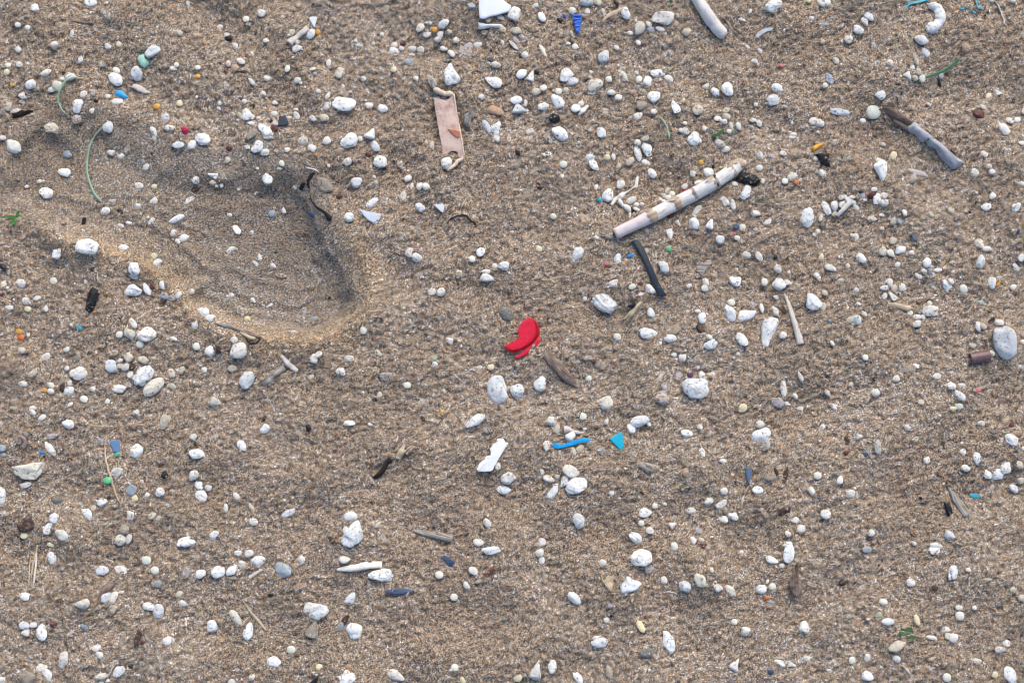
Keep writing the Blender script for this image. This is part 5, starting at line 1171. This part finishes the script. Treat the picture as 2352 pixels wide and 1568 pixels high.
# --- bark-patched bluish driftwood
def R4(pts): return [(2560 + x / 4.073, 290 + y / 4.073) for x, y in pts]
rx, ry, rz = world(2710, 410)
dw = empty('driftwood_branch', (float(rx), float(ry), float(rz)))
tag(dw, 'bluish grey driftwood branch with brown bark at its upper end', 'driftwood')
blob('bare_wood', R4([(490,275),(545,315),(600,370),(720,480),(850,590),(960,690),(1090,760),(1020,810),(960,840),(915,830),(850,760),(780,690),(740,600),(690,580),(640,572),(620,500),(580,520),(530,480),(500,440),(380,385),(370,340),(430,310)]), 0.0062, W_BLUE, dw, rough=0.035, n=110, seed=6)
blob('bark', R4([(115,105),(190,100),(280,150),(360,195),(420,245),(468,290),(440,320),(400,332),(330,290),(250,262),(215,225),(160,190),(125,140)]), 0.0052, W_BARK, dw, rough=0.07, seed=7)
tube('bark_strip', R4([(230,255),(300,300),(370,345),(440,400)]), [.0016,.0022,.0022,.0012], W_BARK, dw, lift=0.6, nseg=8, n=14, seed=2)
for p_ in ([(600,490),(640,492),(690,490)], [(880,622),(915,655),(955,692)]):
    tube('crack', R4(p_), [.0004, .0008, .0003], W_DARK, dw, lift=0.4, nseg=6, n=8, seed=3).location[2] += 0.0058
for p_ in ((705, 508), (928, 728)):
    blob('knot_hole', R4([(p_[0]-14,p_[1]+10),(p_[0],p_[1]-16),(p_[0]+16,p_[1]+12)]), 0.0003, W_DARK, dw, zoff=0.0058, n=12)

# --- crescent pumice, top right
o = tube('crescent_pumice', T(2500, 0, [(868,62),(930,85),(985,150),(995,225),(955,295),(880,335),(835,350)]), [.0022,.0036,.0040,.0041,.0040,.0046,.0026], M['w'], lift=0.25, flat=0.75, nseg=16, n=34, rough=0.07, seed=5)
tag(o, 'crescent-shaped pitted white pumice, curved around a patch of sand', 'pumice')

# --- green things
o = tube('green_grass', T(2500, 0, [(715,935),(800,912),(900,882),(1000,842),(1060,808),(1120,760),(1180,710),(1235,652)]), [.0006,.0009,.0010,.0011,.0011,.0010,.0008,.0002], W_GRN, lift=2.2, flat=0.5, nseg=8, n=40, rough=0.02, arch=0.004)
tag(o, 'single dark green grass blade lying in a gentle curve', 'grass blade')
o = tube('green_filament', T(0, 0, [(930,905),(850,905),(775,945),(715,1035),(690,1125),(700,1220),(725,1275),(772,1325)]), [.0005,.0007,.0008,.0008,.0008,.0007,.0006,.0003], W_PGRN, lift=2.0, nseg=8, n=50, rough=0.02, arch=0.003)
tag(o, 'pale green hooked filament beside white pebbles, upper left', 'filament')
px = T(0, 0, [(1225, 1405), (1160, 1485), (1110, 1550)]) + T(0, 400, [(1082,25),(1040,140),(1016,300),(1018,450),(1055,570),(1105,680),(1160,740)])
o = tube('green_tendril', px, [.0003,.0005,.0006,.0006,.0007,.0008,.0008,.0008,.0009,.0009], W_PGRN, lift=1.8, nseg=8, n=60, rough=0.02, arch=0.002)
tag(o, 'long thin arched green stem crossing the footprint', 'stem')
def sprout(px_, py_, label, leaves, stem=None):
    x_, y_, z_ = world(px_, py_)
    e = empty('green_sprout', (float(x_), float(y_), float(z_)))
    tag(e, label, 'sprout')
    for k, (lx, ly, L, W, a) in enumerate(leaves):
        ca, sa = math.cos(math.radians(a)), math.sin(math.radians(a))
        pts = []
        for t in np.linspace(0, 2 * math.pi, 14)[:-1]:
            u, v = L / 2 * math.cos(t), W / 2 * math.sin(t) * (1 - 0.25 * math.cos(t))
            pts.append((lx + u * ca - v * sa, ly - (u * sa + v * ca)))
        plate('leaf', pts, 0.0004, W_LEAF, e, lift=0.0012 + 0.0005 * k, tilt=(random.uniform(-.2, .2), random.uniform(-.2, .2)), bend=10, n=24)
    if stem: tube('stem', stem, .0004, W_PGRN, e, lift=1.2, nseg=6, n=10)
    return e
sprout(45, 632, 'small green leafy seedling at the left edge', [(54, 627, 24, 9, 65), (36, 636, 28, 9, 0), (43, 651, 24, 11, 80), (15, 638, 14, 5, -10)], T(0, 400, [(195, 935), (240, 965)]))
sprout(2662, 1855, 'low sprout with three rounded dark green leaves', [(2662, 1842, 20, 13, 0), (2641, 1854, 19, 11, -35), (2670, 1864, 22, 11, 5)], [(2640, 1848), (2652, 1850), (2664, 1852)])
sprout(2106, 792-400, 'two bright green leaflets near the cluster of cream pebbles', [(2112, 388, 22, 10, 35), (2096, 398, 20, 9, 0), (2153, 376, 12, 6, 70)])
o = tube('green_twig', T(1500, 0, [(1700,1350),(1740,1400),(1770,1450),(1790,1520),(1800,1560),(1803,1610)]), [.0005,.0008,.0007,.0007,.0009,.0006], W_PGRN, lift=1.0, nseg=8, n=24)
tag(o, 'short bent green twig above the two upright white pebbles', 'twig')
o = tube('green_bit', T(1500, 0, [(1822,-8),(1832,30)]), .0010, W_GRN, nseg=8, n=6)
tag(o, 'stub of green stem cut by the top edge', 'stem')

# --- wood, straw, twigs: (name, label, category, tile, points, radii, material, lift, flat)
STICKS = [
 ('long_straw', 'long thin pale brown straw pointing down and right', 'straw', (2000,800), [(1168,238),(1215,350),(1262,500),(1310,660),(1352,815)], [.0006,.0014,.0017,.0021,.0026], W_STRW, .7, .6),
 ('grey_wood_splint', 'flat grey wooden splint lying nearly level on empty sand', 'wood splint', (1000,1200), [(828,1388),(980,1420),(1130,1450),(1272,1484)], [.0014,.0024,.0027,.0028], W_GREY, .6, .6),
 ('split_wood_piece', 'dark brown and grey split wood piece right of the red cap', 'wood splint', (1500,800), [(385,925),(500,1050),(600,1150),(690,1240),(762,1312)], [.0036,.0040,.0040,.0030,.0003], W_BRN, .5, .55),
 ('brown_stick', 'thin pale brown stick below the footprint, slanting downward', 'stick', (500,800), [(1265,945),(1350,1040),(1400,1085),(1452,1128)], [.0010,.0020,.0019,.0016], W_STRW, .6, .6),
 ('grey_stick', 'dark grey broken stick crossing under the thin pale one', 'stick', (500,800), [(1308,1085),(1240,1130),(1170,1180),(1120,1230),(1065,1285)], [.0024,.0026,.0020,.0024,.0014], W_GREY, .4, .6),
 ('bone_twig', 'pale bone-like twig with a flared lower end', 'twig', (500,0), [(1588,342),(1530,372),(1460,430),(1400,475),(1368,508)], [.0028,.0020,.0019,.0022,.0030], W_STRW, .7, .8),
 ('brown_twig', 'gnarled thin brown twig above the bright blue sliver', 'twig', (1500,1200), [(595,225),(640,225),(690,248),(750,262),(822,264)], [.0030,.0020,.0013,.0014,.0008], W_STRW, .7, .8),
 ('wood_shard', 'short tan wood shard right of the turquoise triangle, half buried', 'wood shard', (1500,1200), [(1462,632),(1540,655),(1620,682)], [.0012,.0032,.0036], W_GREY, .4, .5),
 ('white_stick', 'smooth white stick above a pitted white pumice lump', 'stick', (1000,1600,2.24), [(-30,152),(50,145),(120,136),(200,122),(268,122)], [.0008,.0024,.0027,.0026,.0024], W_BONE, .7, .7),
 ('grey_pointed_stick', 'grey pointed stick lying beside a black wedge, lower right', 'stick', (2500,1200,2.24), [(622,505),(660,570),(700,630),(745,695)], [.0008,.0022,.0030,.0026], W_GREY, .4, .6),
 ('grey_wood_flake', 'small striped grey wood flake right of the bright blue flake', 'wood flake', (0,0), [(1525,990),(1600,1020),(1660,1050),(1718,1066)], [.0014,.0023,.0020,.0008], W_STRW, .5, .5),
 ('thin_dark_twig', 'thin dark twig lying level near the upper left corner', 'twig', (0,0), [(830,242),(900,258),(1000,262),(1085,278)], [.0004,.0010,.0013,.0006], W_BRN, .5, .8),
 ('orange_brown_sliver', 'long orange-brown bark sliver between small white pebbles at top', 'bark sliver', (1500,0), [(1040,248),(1100,190),(1180,150),(1300,82)], [.0008,.0016,.0017,.0004], W_TAN, .4, .5),
 ('dark_bark_sliver', 'dark bark sliver under the orange-brown one', 'bark sliver', (1500,0), [(1085,252),(1140,225),(1190,190)], [.0007,.0015,.0005], W_BRN, .3, .6),
 ('pale_reed_bit', 'pale broken straw bit right below the bluish driftwood', 'straw', (2500,400), [(630,382),(700,415),(780,432),(852,458)], [.0012,.0024,.0022,.0008], W_STRW, .5, .6),
 ('white_splinter', 'thin white splinter between round white pebbles left of reed', 'splinter', (1500,0), [(765,1322),(815,1270),(875,1212)], [.0008,.0019,.0009], W_BONE, .7, .6),
 ('white_toothpick', 'straight white stick propped against a pile of pebbles', 'stick', (2000,400), [(1768,915),(1835,845),(1912,762)], [.0013,.0016,.0017], W_BONE, 2.0, .8),
 ('pale_splint', 'short pale splint below a broad white pebble', 'splint', (500,1600,2.24), [(515,206),(555,180),(602,150)], [.0013,.0014,.0008], W_STRW, .7, .5),
 ('tan_splint', 'narrow tan splinter slanting on open sand near the lower left', 'splint', (500,1600,2.24), [(470,345),(520,420),(560,470),(605,522),(652,585)], [.0003,.0006,.0011,.0009,.0002], W_TAN, .6, .6),
 ('brown_root', 'dark brown root tapering to a tan tail', 'root', (0,1600,2.24), [(738,238),(705,270),(668,310),(640,370),(610,415),(575,455)], [.0022,.0030,.0020,.0011,.0007,.0004], W_BRN, .5, .7),
 ('tan_fibre', 'long thin tan fibre passing the round green pellet', 'fibre', (0,1200), [(1205,415),(1212,520),(1240,660),(1275,780),(1312,910),(1350,1010),(1400,1100)], [.0004,.0007,.0008,.0008,.0007,.0005,.0003], W_TAN, 1.0, 1),
 ('orange_fibre', 'short orange-tan fibre hanging below the blue-grey wedge', 'fibre', (2000,1200,2.24), [(434,498),(412,540),(392,590),(386,650)], [.0003,.0006,.0008,.0004], W_TAN, .8, 1),
 ('pale_fibre', 'long pale fibre trailing down from the top right edge', 'fibre', (2500,0), [(1618,0),(1670,90),(1710,190),(1745,300)], [.0003,.0007,.0006,.0005], W_STRW, .8, 1),
 ('straw_tail', 'straw-coloured thin stem rising from a dark arched root', 'stem', (1000,400), [(1475,668),(1425,730),(1390,790),(1368,850),(1355,912)], [.0002,.0004,.0005,.0005,.0004], W_TAN, 1.2, 1),
 ('dark_arched_root', 'thin dark arched root under the straw-coloured stem', 'root', (1000,400), [(1212,1002),(1255,950),(1320,918),(1380,905),(1430,910),(1480,965),(1535,998),(1552,1045)], [.0002,.0005,.0005,.0005,.0007,.0005,.0006,.0002], W_DARK, 1.2, 1),
 ('white_filament', 'short white filament at the upper right rim of the footprint', 'filament', (500,400), [(1545,352),(1600,368),(1650,380),(1700,408)], [.0002,.0004,.0005,.0003], W_BONE, 2.0, 1),
 ('black_strand', 'black root curling along the right wall of the footprint', 'root', (500,400), [(1600,680),(1625,740),(1680,810),(1760,860),(1830,925)], [.0003,.0006,.0008,.0011,.0018], W_DARK, .3, 1),
 ('black_strand', 'short thick black root left of the large tan oval stone', 'root', (500,400), [(1650,415),(1610,455),(1580,520),(1590,592)], [.0009,.0014,.0009,.0008], W_DARK, .3, 1),  # plain black tube at the ragged dark hole
 ('black_strand', 'stubby black root farther left of the large tan oval stone', 'root', (500,400), [(1535,530),(1510,570),(1492,612)], [.0010,.0018,.0012], W_DARK, .3, 1),  # second black tube, on the left of the same dark hole
 ('dark_crumbled_root', 'small dark root crumb on the upper rim of the footprint', 'root', (500,400), [(830,270),(850,300),(825,330)], [.0008,.0012,.0008], W_BRN, .3, 1),
 ('green_grey_stalk', 'thin green-grey stalk beside the pale stick at the top', 'stalk', (2000,0), [(470,208),(520,270),(560,340),(625,402)], [.0005,.0010,.0009,.0005], W_GREY, .6, .7),
 ('curved_white_thread', 'thin curved pale thread near the right end of the lower pebbles', 'thread', (1500,1600,2.24), [(990,302),(1020,296),(1055,300),(1085,312)], [.0002,.0004,.0004,.0002], W_BONE, 1.0, 1),
 ('pale_hair', 'pale curved hair-thin stalk near the bottom left', 'thread', (0,1600,2.24), [(748,745),(738,790),(718,835),(700,862)], [.0003,.0006,.0006,.0004], W_STRW, .8, .8),
 ('pale_forked_splinter', 'thin pale splinter on bare sand near the bottom right', 'splinter', (2500,1600,2.24), [(320,775),(352,812),(385,855)], [.0004,.0009,.0004], W_STRW, .7, .8),
 ('tan_thread', 'thin tan thread on empty sand left of the seed husk', 'thread', (500,1200), [(1958,1020),(1900,1050),(1855,1092)], [.0003,.0005,.0003], W_TAN, .7, .8),
 ('small_bamboo_bit', 'short brown-tipped bamboo bit between white pebbles on the right', 'bamboo bit', (2500,800), [(400,355),(480,365),(560,390),(650,418)], [.0006,.0016,.0020,.0024], W_TAN, .4, .7),
]
for nm, lab, cat, tile, pts, rad, m, lf, fl in STICKS:
    s_ = tile[2] if len(tile) > 2 else 3.92
    o = tube(nm, T(tile[0], tile[1], pts, s_), rad, m, lift=lf, flat=fl, nseg=10, n=26, rough=0.09 if max(rad) > .0012 else 0.05, seed=len(lab))
    tag(o, lab, cat)

# things of several stems
def cluster(name, label, cat, at_, parts, group=None):
    x_, y_, z_ = world(*at_)
    e = empty(name, (float(x_), float(y_), float(z_)))
    tag(e, label, cat, group)
    for pn, tile, pts, rad, m, lf in parts:
        s_ = tile[2] if len(tile) > 2 else 3.92
        tube(pn, T(tile[0], tile[1], pts, s_), rad, m, e, lift=lf, nseg=8, n=20, rough=0.08, seed=int(pts[0][0]))
    return e
cluster('grass_stalks', 'bundle of dry tan grass stalks near the left edge', 'grass stalks', (100, 1645), [
    ('stalk', (0,1600,2.24), [(248,-10),(238,60),(222,120),(205,210)], [.0006,.0009,.0009,.0003], W_TAN, 1.2),
    ('stalk', (0,1600,2.24), [(242,20),(240,110),(232,180),(222,255)], [.0006,.0008,.0009,.0005], W_STRW, 1.4),
    ('stalk', (0,1600,2.24), [(200,60),(196,130),(192,200),(190,262)], [.0003,.0006,.0005,.0002], W_TAN, 1.0),
    ('stalk', (0,1600,2.24), [(330,10),(312,60),(296,108)], [.0006,.0006,.0003], W_TAN, 1.0)])
cluster('fibrous_twig', 'fibrous brown twig with a looped fibre below the footprint', 'twig', (695, 968), [
    ('stem', (500,800), [(515,572),(600,598),(700,622),(790,655)], [.0008,.0014,.0016,.0012], W_GREY, .5),
    ('stem', (500,800), [(780,650),(860,690),(950,718),(1045,742)], [.0010,.0019,.0021,.0008], W_BRN, .5),
    ('stem', (500,800), [(800,680),(870,720),(930,745),(1000,748)], [.0006,.0012,.0014,.0006], W_TAN, 1.0),
    ('fibre', (500,800), [(862,730),(890,785),(945,812),(1000,795),(1025,760),(1030,735)], [.0004,.0005,.0005,.0005,.0005,.0003], W_DARK, 1.5)])
cluster('forked_splinter', 'forked pale splinter beside a black crumb', 'splinter', (1855, 905), [
    ('prong', (1500,800), [(1480,332),(1420,400),(1350,470),(1285,532)], [.0009,.0015,.0013,.0007], W_TAN, .8),
    ('prong', (1500,800), [(1405,430),(1370,480),(1320,542)], [.0012,.0011,.0005], W_TAN, .7)])
cluster('dry_white_stalk', 'dry branching bone-white stalk left of the reed', 'stalk', (1828, 590), [
    ('stem', (1500,400), [(1412,565),(1360,612),(1300,652),(1240,675)], [.0002,.0005,.0008,.0008], W_BONE, 1.2),
    ('stem', (1500,400), [(1285,650),(1255,690),(1228,712)], [.0012,.0022,.0016], W_BONE, .8),
    ('stem', (1500,400), [(1222,715),(1245,765),(1278,808)], [.0012,.0020,.0008], W_BONE, .8),
    ('stem', (1500,400), [(1285,792),(1325,825),(1355,862)], [.0012,.0022,.0012], W_BONE, .8),
    ('stem', (1500,400), [(1352,860),(1352,895),(1348,932)], [.0010,.0010,.0006], W_BONE, .8),
    ('branch', (1500,400), [(1240,672),(1200,715),(1165,755),(1138,788)], [.0006,.0014,.0012,.0010], W_BONE, .8),
    ('branch', (1500,400), [(1228,690),(1180,712),(1140,742)], [.0004,.0008,.0006], W_BONE, .8)])
cluster('seed_husk', 'fan-shaped seed husk with curved ribs and a black stem', 'seed husk', (1185, 1315), [
    ('stem', (1080,1240,4.98), [(428,520),(450,460),(485,400),(515,335)], [.0018,.0022,.0024,.0010], W_TAN, .8)] + [
    ('rib', (1080,1240,4.98), [(505 + 14 * k, 400 + 16 * k), (560 + 18 * k, 345 + 12 * k), (610 + 16 * k, 318 + 10 * k), (640 + 16 * k, 318 + 14 * k)], [.0010,.0009,.0006,.0003], (W_TAN if k % 2 else W_BARK), 1.0 + .2 * k) for k in range(5)] + [
    ('stalk', (1080,1240,4.98), [(70,790),(140,745),(195,705),(240,620),(280,560),(325,520)], [.0010,.0018,.0020,.0018,.0018,.0022], W_DARK, .5),
    ('fibre', (1080,1240,4.98), [(430,180),(415,230),(400,278)], [.0003,.0006,.0003], W_STRW, 1),
    ('fibre', (1080,1240,4.98), [(640,640),(700,652),(760,668)], [.0003,.0006,.0003], W_TAN, 1),
    ('fibre', (1080,1240,4.98), [(590,560),(560,610),(520,680)], [.0014,.0018,.0008], W_BARK, .3)])
cluster('cyan_threads', 'frayed cyan plastic threads at the top right', 'threads', (2690, 15), [
    ('thread', (2500,0), [(562,148),(600,95),(645,55),(720,40),(860,5)], [.0003,.0005,.0006,.0008,.0006], P_THREAD, 1),
    ('thread', (2500,0), [(600,60),(650,30),(740,25),(860,0)], [.0003,.0004,.0006,.0005], P_THREAD, 1.3)])
cluster('cyan_threads', 'short hooked cyan threads right of the crescent-shaped pumice', 'threads', (2850, 20), [
    ('thread', (2500,0), [(1400,-12),(1415,50),(1435,95),(1482,106)], [.0004,.0006,.0006,.0004], P_THREAD, 1),
    ('thread', (2500,0), [(1355,85),(1360,130),(1375,150),(1425,160)], [.0004,.0007,.0006,.0003], P_THREAD, 1),
    ('thread', (2500,0), [(1212,112),(1250,106),(1285,102)], [.0003,.0006,.0003], P_THREAD, 1)])
tuft = [('fibre', (1500,1600,2.24), [(640 + random.uniform(-14, 14), 285 + random.uniform(-20, 10)), (632 + random.uniform(-30, 30), 235 + random.uniform(-15, 15)), (625 + random.uniform(-45, 45), 200 + random.uniform(-20, 40))], [.0005, .0004, .0002], W_TAN, random.uniform(1, 4)) for k in range(26)]
tuft += [('fibre', (1500,1600,2.24), [(650, 372), (640 + 5 * k, 350), (628 + 9 * k, 332)], [.0005, .0004, .0002], W_BARK, 1.5) for k in range(5)]
cluster('fuzzy_tuft', 'fuzzy orange-brown tuft of dry fibres above a small husk', 'tuft', (1785, 1720), tuft)
cluster('coral_sprig', 'tiny branching white sprig on open sand near the lower left', 'sprig', (547, 1815), [
    ('stem', (500,1600,2.24), [(104,522),(100,500),(103,480)], [.0004,.0006,.0006], W_BONE, 1),
    ('branch', (500,1600,2.24), [(103,482),(112,472),(122,462)], [.0005,.0006,.0005], W_BONE, 1),
    ('branch', (500,1600,2.24), [(103,482),(98,472),(97,464)], [.0005,.0006,.0004], W_BONE, 1)])
cluster('dried_seed_leaf', 'small tan dried seed leaf with curved stem, upper left', 'seed leaf', (163, 145), [
    ('leaf', (0,0), [(640,488),(632,530),(640,575)], [.0010,.0034,.0012], W_STRW, .4),
    ('stem', (0,0), [(645,570),(675,600),(668,650)], [.0006,.0007,.0003], W_TAN, .8)])

# --- blobs and shards
SH = [  # kind, name, label, category, outline, thickness/height, material, extra
 ('p', 'plastic_shard', 'curved white plastic shard pointed at its left end', 'plastic shard', T(1000,400,[(218,850),(300,868),(380,880),(460,895),(435,950),(405,1005),(320,970),(262,915)]), .0009, P_SHARD, dict(lift=.0012, tilt=(.02,.06), n=0)),
 ('p', 'plastic_shard', 'small sharp white triangle shard with flat top edge', 'plastic shard', T(1000,400,[(1060,785),(1120,781),(1182,780),(1176,830),(1168,882),(1120,845)]), .0009, P_SHARD, dict(lift=.001, n=0)),
 ('p', 'plastic_shard', 'white triangular shard pointing down beside an amber pellet', 'plastic shard', T(500,0,[(1590,215),(1640,210),(1687,205),(1670,270),(1650,330),(1620,270)]), .0009, P_SHARD, dict(lift=.0012, tilt=(.05,-.08), n=0)),
 ('p', 'turquoise_shard', 'turquoise pointed plastic shard, flat with sharp corners', 'plastic shard', T(1500,1200,[(1115,330),(1185,290),(1257,248),(1268,300),(1270,352),(1287,388),(1275,425),(1245,468),(1195,415)]), .0010, P_TURQ, dict(lift=.0012, tilt=(-.03,.05), n=0)),
 ('p', 'blue_sliver', 'long ragged bright blue plastic sliver leaning against a pebble', 'plastic sliver', T(1500,1200,[(443,402),(480,385),(550,380),(562,405),(620,388),(700,352),(800,326),(860,325),(907,345),(870,372),(830,372),(760,388),(700,410),(600,435),(500,447)]), .0012, P_CYAN, dict(lift=.0016, n=60, rough=.00012, tilt=(.0,.06), ngon=True)),
 ('p', 'torn_white_strip', 'thick torn white plastic strip with ragged left side', 'plastic strip', T(1000,1200,[(1555,682),(1595,600),(1640,575),(1655,535),(1720,520),(1705,440),(1745,395),(1790,370),(1790,332),(1860,330),(1880,368),(1922,378),(1870,460),(1800,580),(1740,690),(1700,712),(1570,710)]), .0020, P_WHITE, dict(lift=.0012, n=80, rough=.00018, tilt=(.02,.02), ngon=True)),
 ('p', 'black_chip', 'flat black angular chip leaning on a dark round pebble', 'plastic chip', T(500,0,[(1260,1342),(1290,1350),(1322,1332),(1340,1370),(1356,1402),(1345,1440),(1285,1450),(1228,1448),(1245,1400)]), .0016, P_CHIP, dict(lift=.0012, tilt=(.03,.08), n=0)),
 ('b', 'mint_chip', 'mint green worn plastic chip under a pitted white pebble', 'plastic chip', T(0,0,[(1595,650),(1650,618),(1680,660),(1726,722),(1700,760),(1660,792),(1610,748),(1580,692)]), .0024, P_MINT, dict(rough=.03)),
 ('b', 'blue_flake', 'bright sky-blue flake above a smooth oval pebble', 'plastic flake', T(0,0,[(1305,1080),(1340,1040),(1380,1034),(1425,1058),(1478,1122),(1430,1146),(1390,1125),(1330,1108)]), .0016, P_BLUE, dict(rough=.06)),
 ('b', 'pink_red_lump', 'knobbly pink-red plastic lump on open sand', 'plastic lump', T(500,0,[(112,1490),(130,1460),(165,1458),(200,1470),(212,1505),(195,1530),(172,1550),(140,1540),(118,1520)]), .0026, P_PINK, dict(rough=.16)),
 ('b', 'driftwood_crumb', 'dark brown driftwood crumb near the left edge beside white pebble', 'driftwood', T(0,0,[(142,1302),(190,1275),(240,1262),(300,1280),(345,1262),(385,1275),(340,1310),(290,1335),(210,1355),(150,1360)]), .0026, W_DARK, dict(rough=.14)),
 ('b', 'wood_chunk', 'greyish brown wood chunk with vertical grain and pointed top', 'wood chunk', [(1240+x/3.2, 240+y/3.2) for x,y in [(380,310),(412,296),(432,270),(452,255),(485,296),(478,335),(448,375),(446,432),(415,432),(388,424)]], .0040, W_GREY, dict(rough=.04, flat=.35)),
 ('p', 'grey_flat_driftwood', 'flat grey Y-shaped driftwood scrap below the reed', 'driftwood', T(2000,400,[(150,1510),(200,1470),(205,1442),(245,1460),(290,1412),(335,1440),(300,1490),(262,1535),(235,1580),(215,1620),(195,1580),(150,1550)]), .0014, W_GREY, dict(lift=.0005, n=40)),
 ('p', 'dusty_blue_chip', 'rectangular dusty blue plastic chip with a notched corner', 'plastic chip', T(0,1200,[(1268,352),(1310,350),(1380,345),(1385,420),(1388,488),(1345,488),(1302,484),(1290,425),(1272,405)]), .0012, P_DUST, dict(lift=.0006, n=0)),
 ('b', 'blue_grey_wedge', 'blue-grey wedge-shaped flake narrowing downward', 'flake', T(2000,1200,[(403,380),(425,374),(452,386),(450,430),(440,470),(432,500),(418,462),(410,420)],2.24), .0016, P_WEDGE, dict(rough=.06)),
 ('b', 'blackened_stick_lump', 'dark upright driftwood lump with brown side, lower middle right', 'driftwood', T(2000,1600,[(703,192),(730,165),(742,132),(756,92),(764,150),(766,230),(764,300),(742,338),(712,322),(698,255)],2.24), .0052, W_BARK, dict(rough=.09)),
 ('b', 'black_flat_piece', 'black flat piece cut off by the bottom edge', 'charcoal', T(500,1600,[(900,905),(930,875),(968,852),(966,880),(950,910)],2.24), .0014, M['b'], dict(rough=.06)),
 ('p', 'clear_film_strip', 'thin curved translucent film strip right of the pale stick', 'plastic film', T(2000,0,[(818,442),(850,395),(910,350),(980,322),(1075,318),(1060,345),(1000,352),(940,380),(890,420),(862,450)]), .0006, P_FILM, dict(lift=.0008, n=48, bend=2)),
 ('b', 'yellow_shell_bit', 'yellow curled shell bit touching a pear-shaped white pebble', 'shell bit', T(2500,800,[(1632,148),(1650,115),(1685,72),(1688,105),(1662,150)]), .0014, P_YEL, dict(rough=.08)),
 ('p', 'orange_fold', 'tan dried seaweed scrap between pebbles at the top', 'seaweed', T(1500,0,[(-40,470),(20,500),(60,540),(75,580),(40,575),(-20,520)]), .0012, W_STRW, dict(lift=.0006, n=30)),
 ('p', 'clear_chip', 'small clear plastic chip left of the milky sheet', 'plastic chip', T(1000,0,[(1442,48),(1500,38),(1540,72),(1538,102),(1470,96)]), .0008, P_FILM, dict(lift=.0006, n=0)),
]
for kd, nm, lab, cat, pts, hh, m, ex_ in SH:
    if kd == 'b': o = blob(nm, pts, hh, m, seed=len(lab), **ex_)
    else:
        if ex_.get('n') == 0:      # keep the sharp corners: extra points only along the sides
            P_ = np.asarray(pts, float); Q_ = []
            for k in range(len(P_)):
                for u in (0, .03, .5, .97): Q_.append(P_[k] * (1 - u) + P_[(k + 1) % len(P_)] * u)
            pts = Q_
        o = plate(nm, pts, hh, m, seed=len(lab), **ex_)
    tag(o, lab, cat)

# --- short brown tube, lying on its side and open at the ends
def pipe(name, p0, p1, rad, mat, label, cat):
    a = np.array(world(*p0), float); b = np.array(world(*p1), float)
    zc = (a[2] + b[2]) / 2 + rad * 0.55
    a[2] = b[2] = zc
    d = b - a; L = np.linalg.norm(d); d /= L
    s = np.cross(d, (0, 0, 1.0)); up = np.cross(s, d)
    n = 28
    ang = np.arange(n) * 2 * math.pi / n
    V, TC = [], []
    c = (a + b) / 2; c[2] -= rad
    for t, r_ in ((0, rad), (0.02, rad * 1.0), (0.5, rad), (0.98, rad), (1, rad), (1, rad * .82), (0.5, rad * .82), (0, rad * .82)):
        p = a + d * L * t
        V.append(p + s * (np.cos(ang) * r_)[:, None] + up * (np.sin(ang) * r_ * 0.9)[:, None] - c)
        TC.append(np.stack([np.full(n, t * L), ang * rad, np.zeros(n)], 1))
    Fc = []
    for k in range(8):
        for j in range(n):
            Fc.append((k * n + j, ((k + 1) % 8) * n + j, ((k + 1) % 8) * n + (j + 1) % n, k * n + (j + 1) % n))
    o = mesh(name, np.concatenate(V), Fc, mat, loc=c, tc=np.concatenate(TC))
    return tag(o, label, cat)
pipe('brown_tube', (2839, 1051), (2896, 1041), .0041, P_TUBE, 'short open-ended purplish brown tube beside a large pitted pumice', 'tube')

# --- spiral shell
x_, y_, z_ = world(64, 1289)
sh = empty('spiral_shell', (float(x_), float(y_), float(z_)))
tag(sh, 'tiny brown spiral sea shell near the left edge', 'shell')
th = np.linspace(0, 5.2 * math.pi, 90)
rr = 0.0046 * np.exp(-0.16 * th)
pts = [(60 + rr[k] / PX * math.cos(-th[k] + 1.2), 1292 + rr[k] / PX * math.sin(-th[k] + 1.2)) for k in range(90)]
o = tube('whorl', pts, list(rr * 0.42), S_SHELL, sh, lift=0.4, nseg=10, n=110, rough=0.0)
me = o.data
co = np.empty(len(me.vertices) * 3); me.vertices.foreach_get('co', co); co = co.reshape(-1, 3)
co[:, 2] += np.repeat(np.linspace(0, 0.0042, 110), 10); me.vertices.foreach_set('co', co.ravel()); me.update()
blob('aperture_lip', T(0, 1200, [(255,255),(300,245),(332,280),(325,330),(290,330),(262,300)]), .0024, S_SHELL, sh, rough=.04)
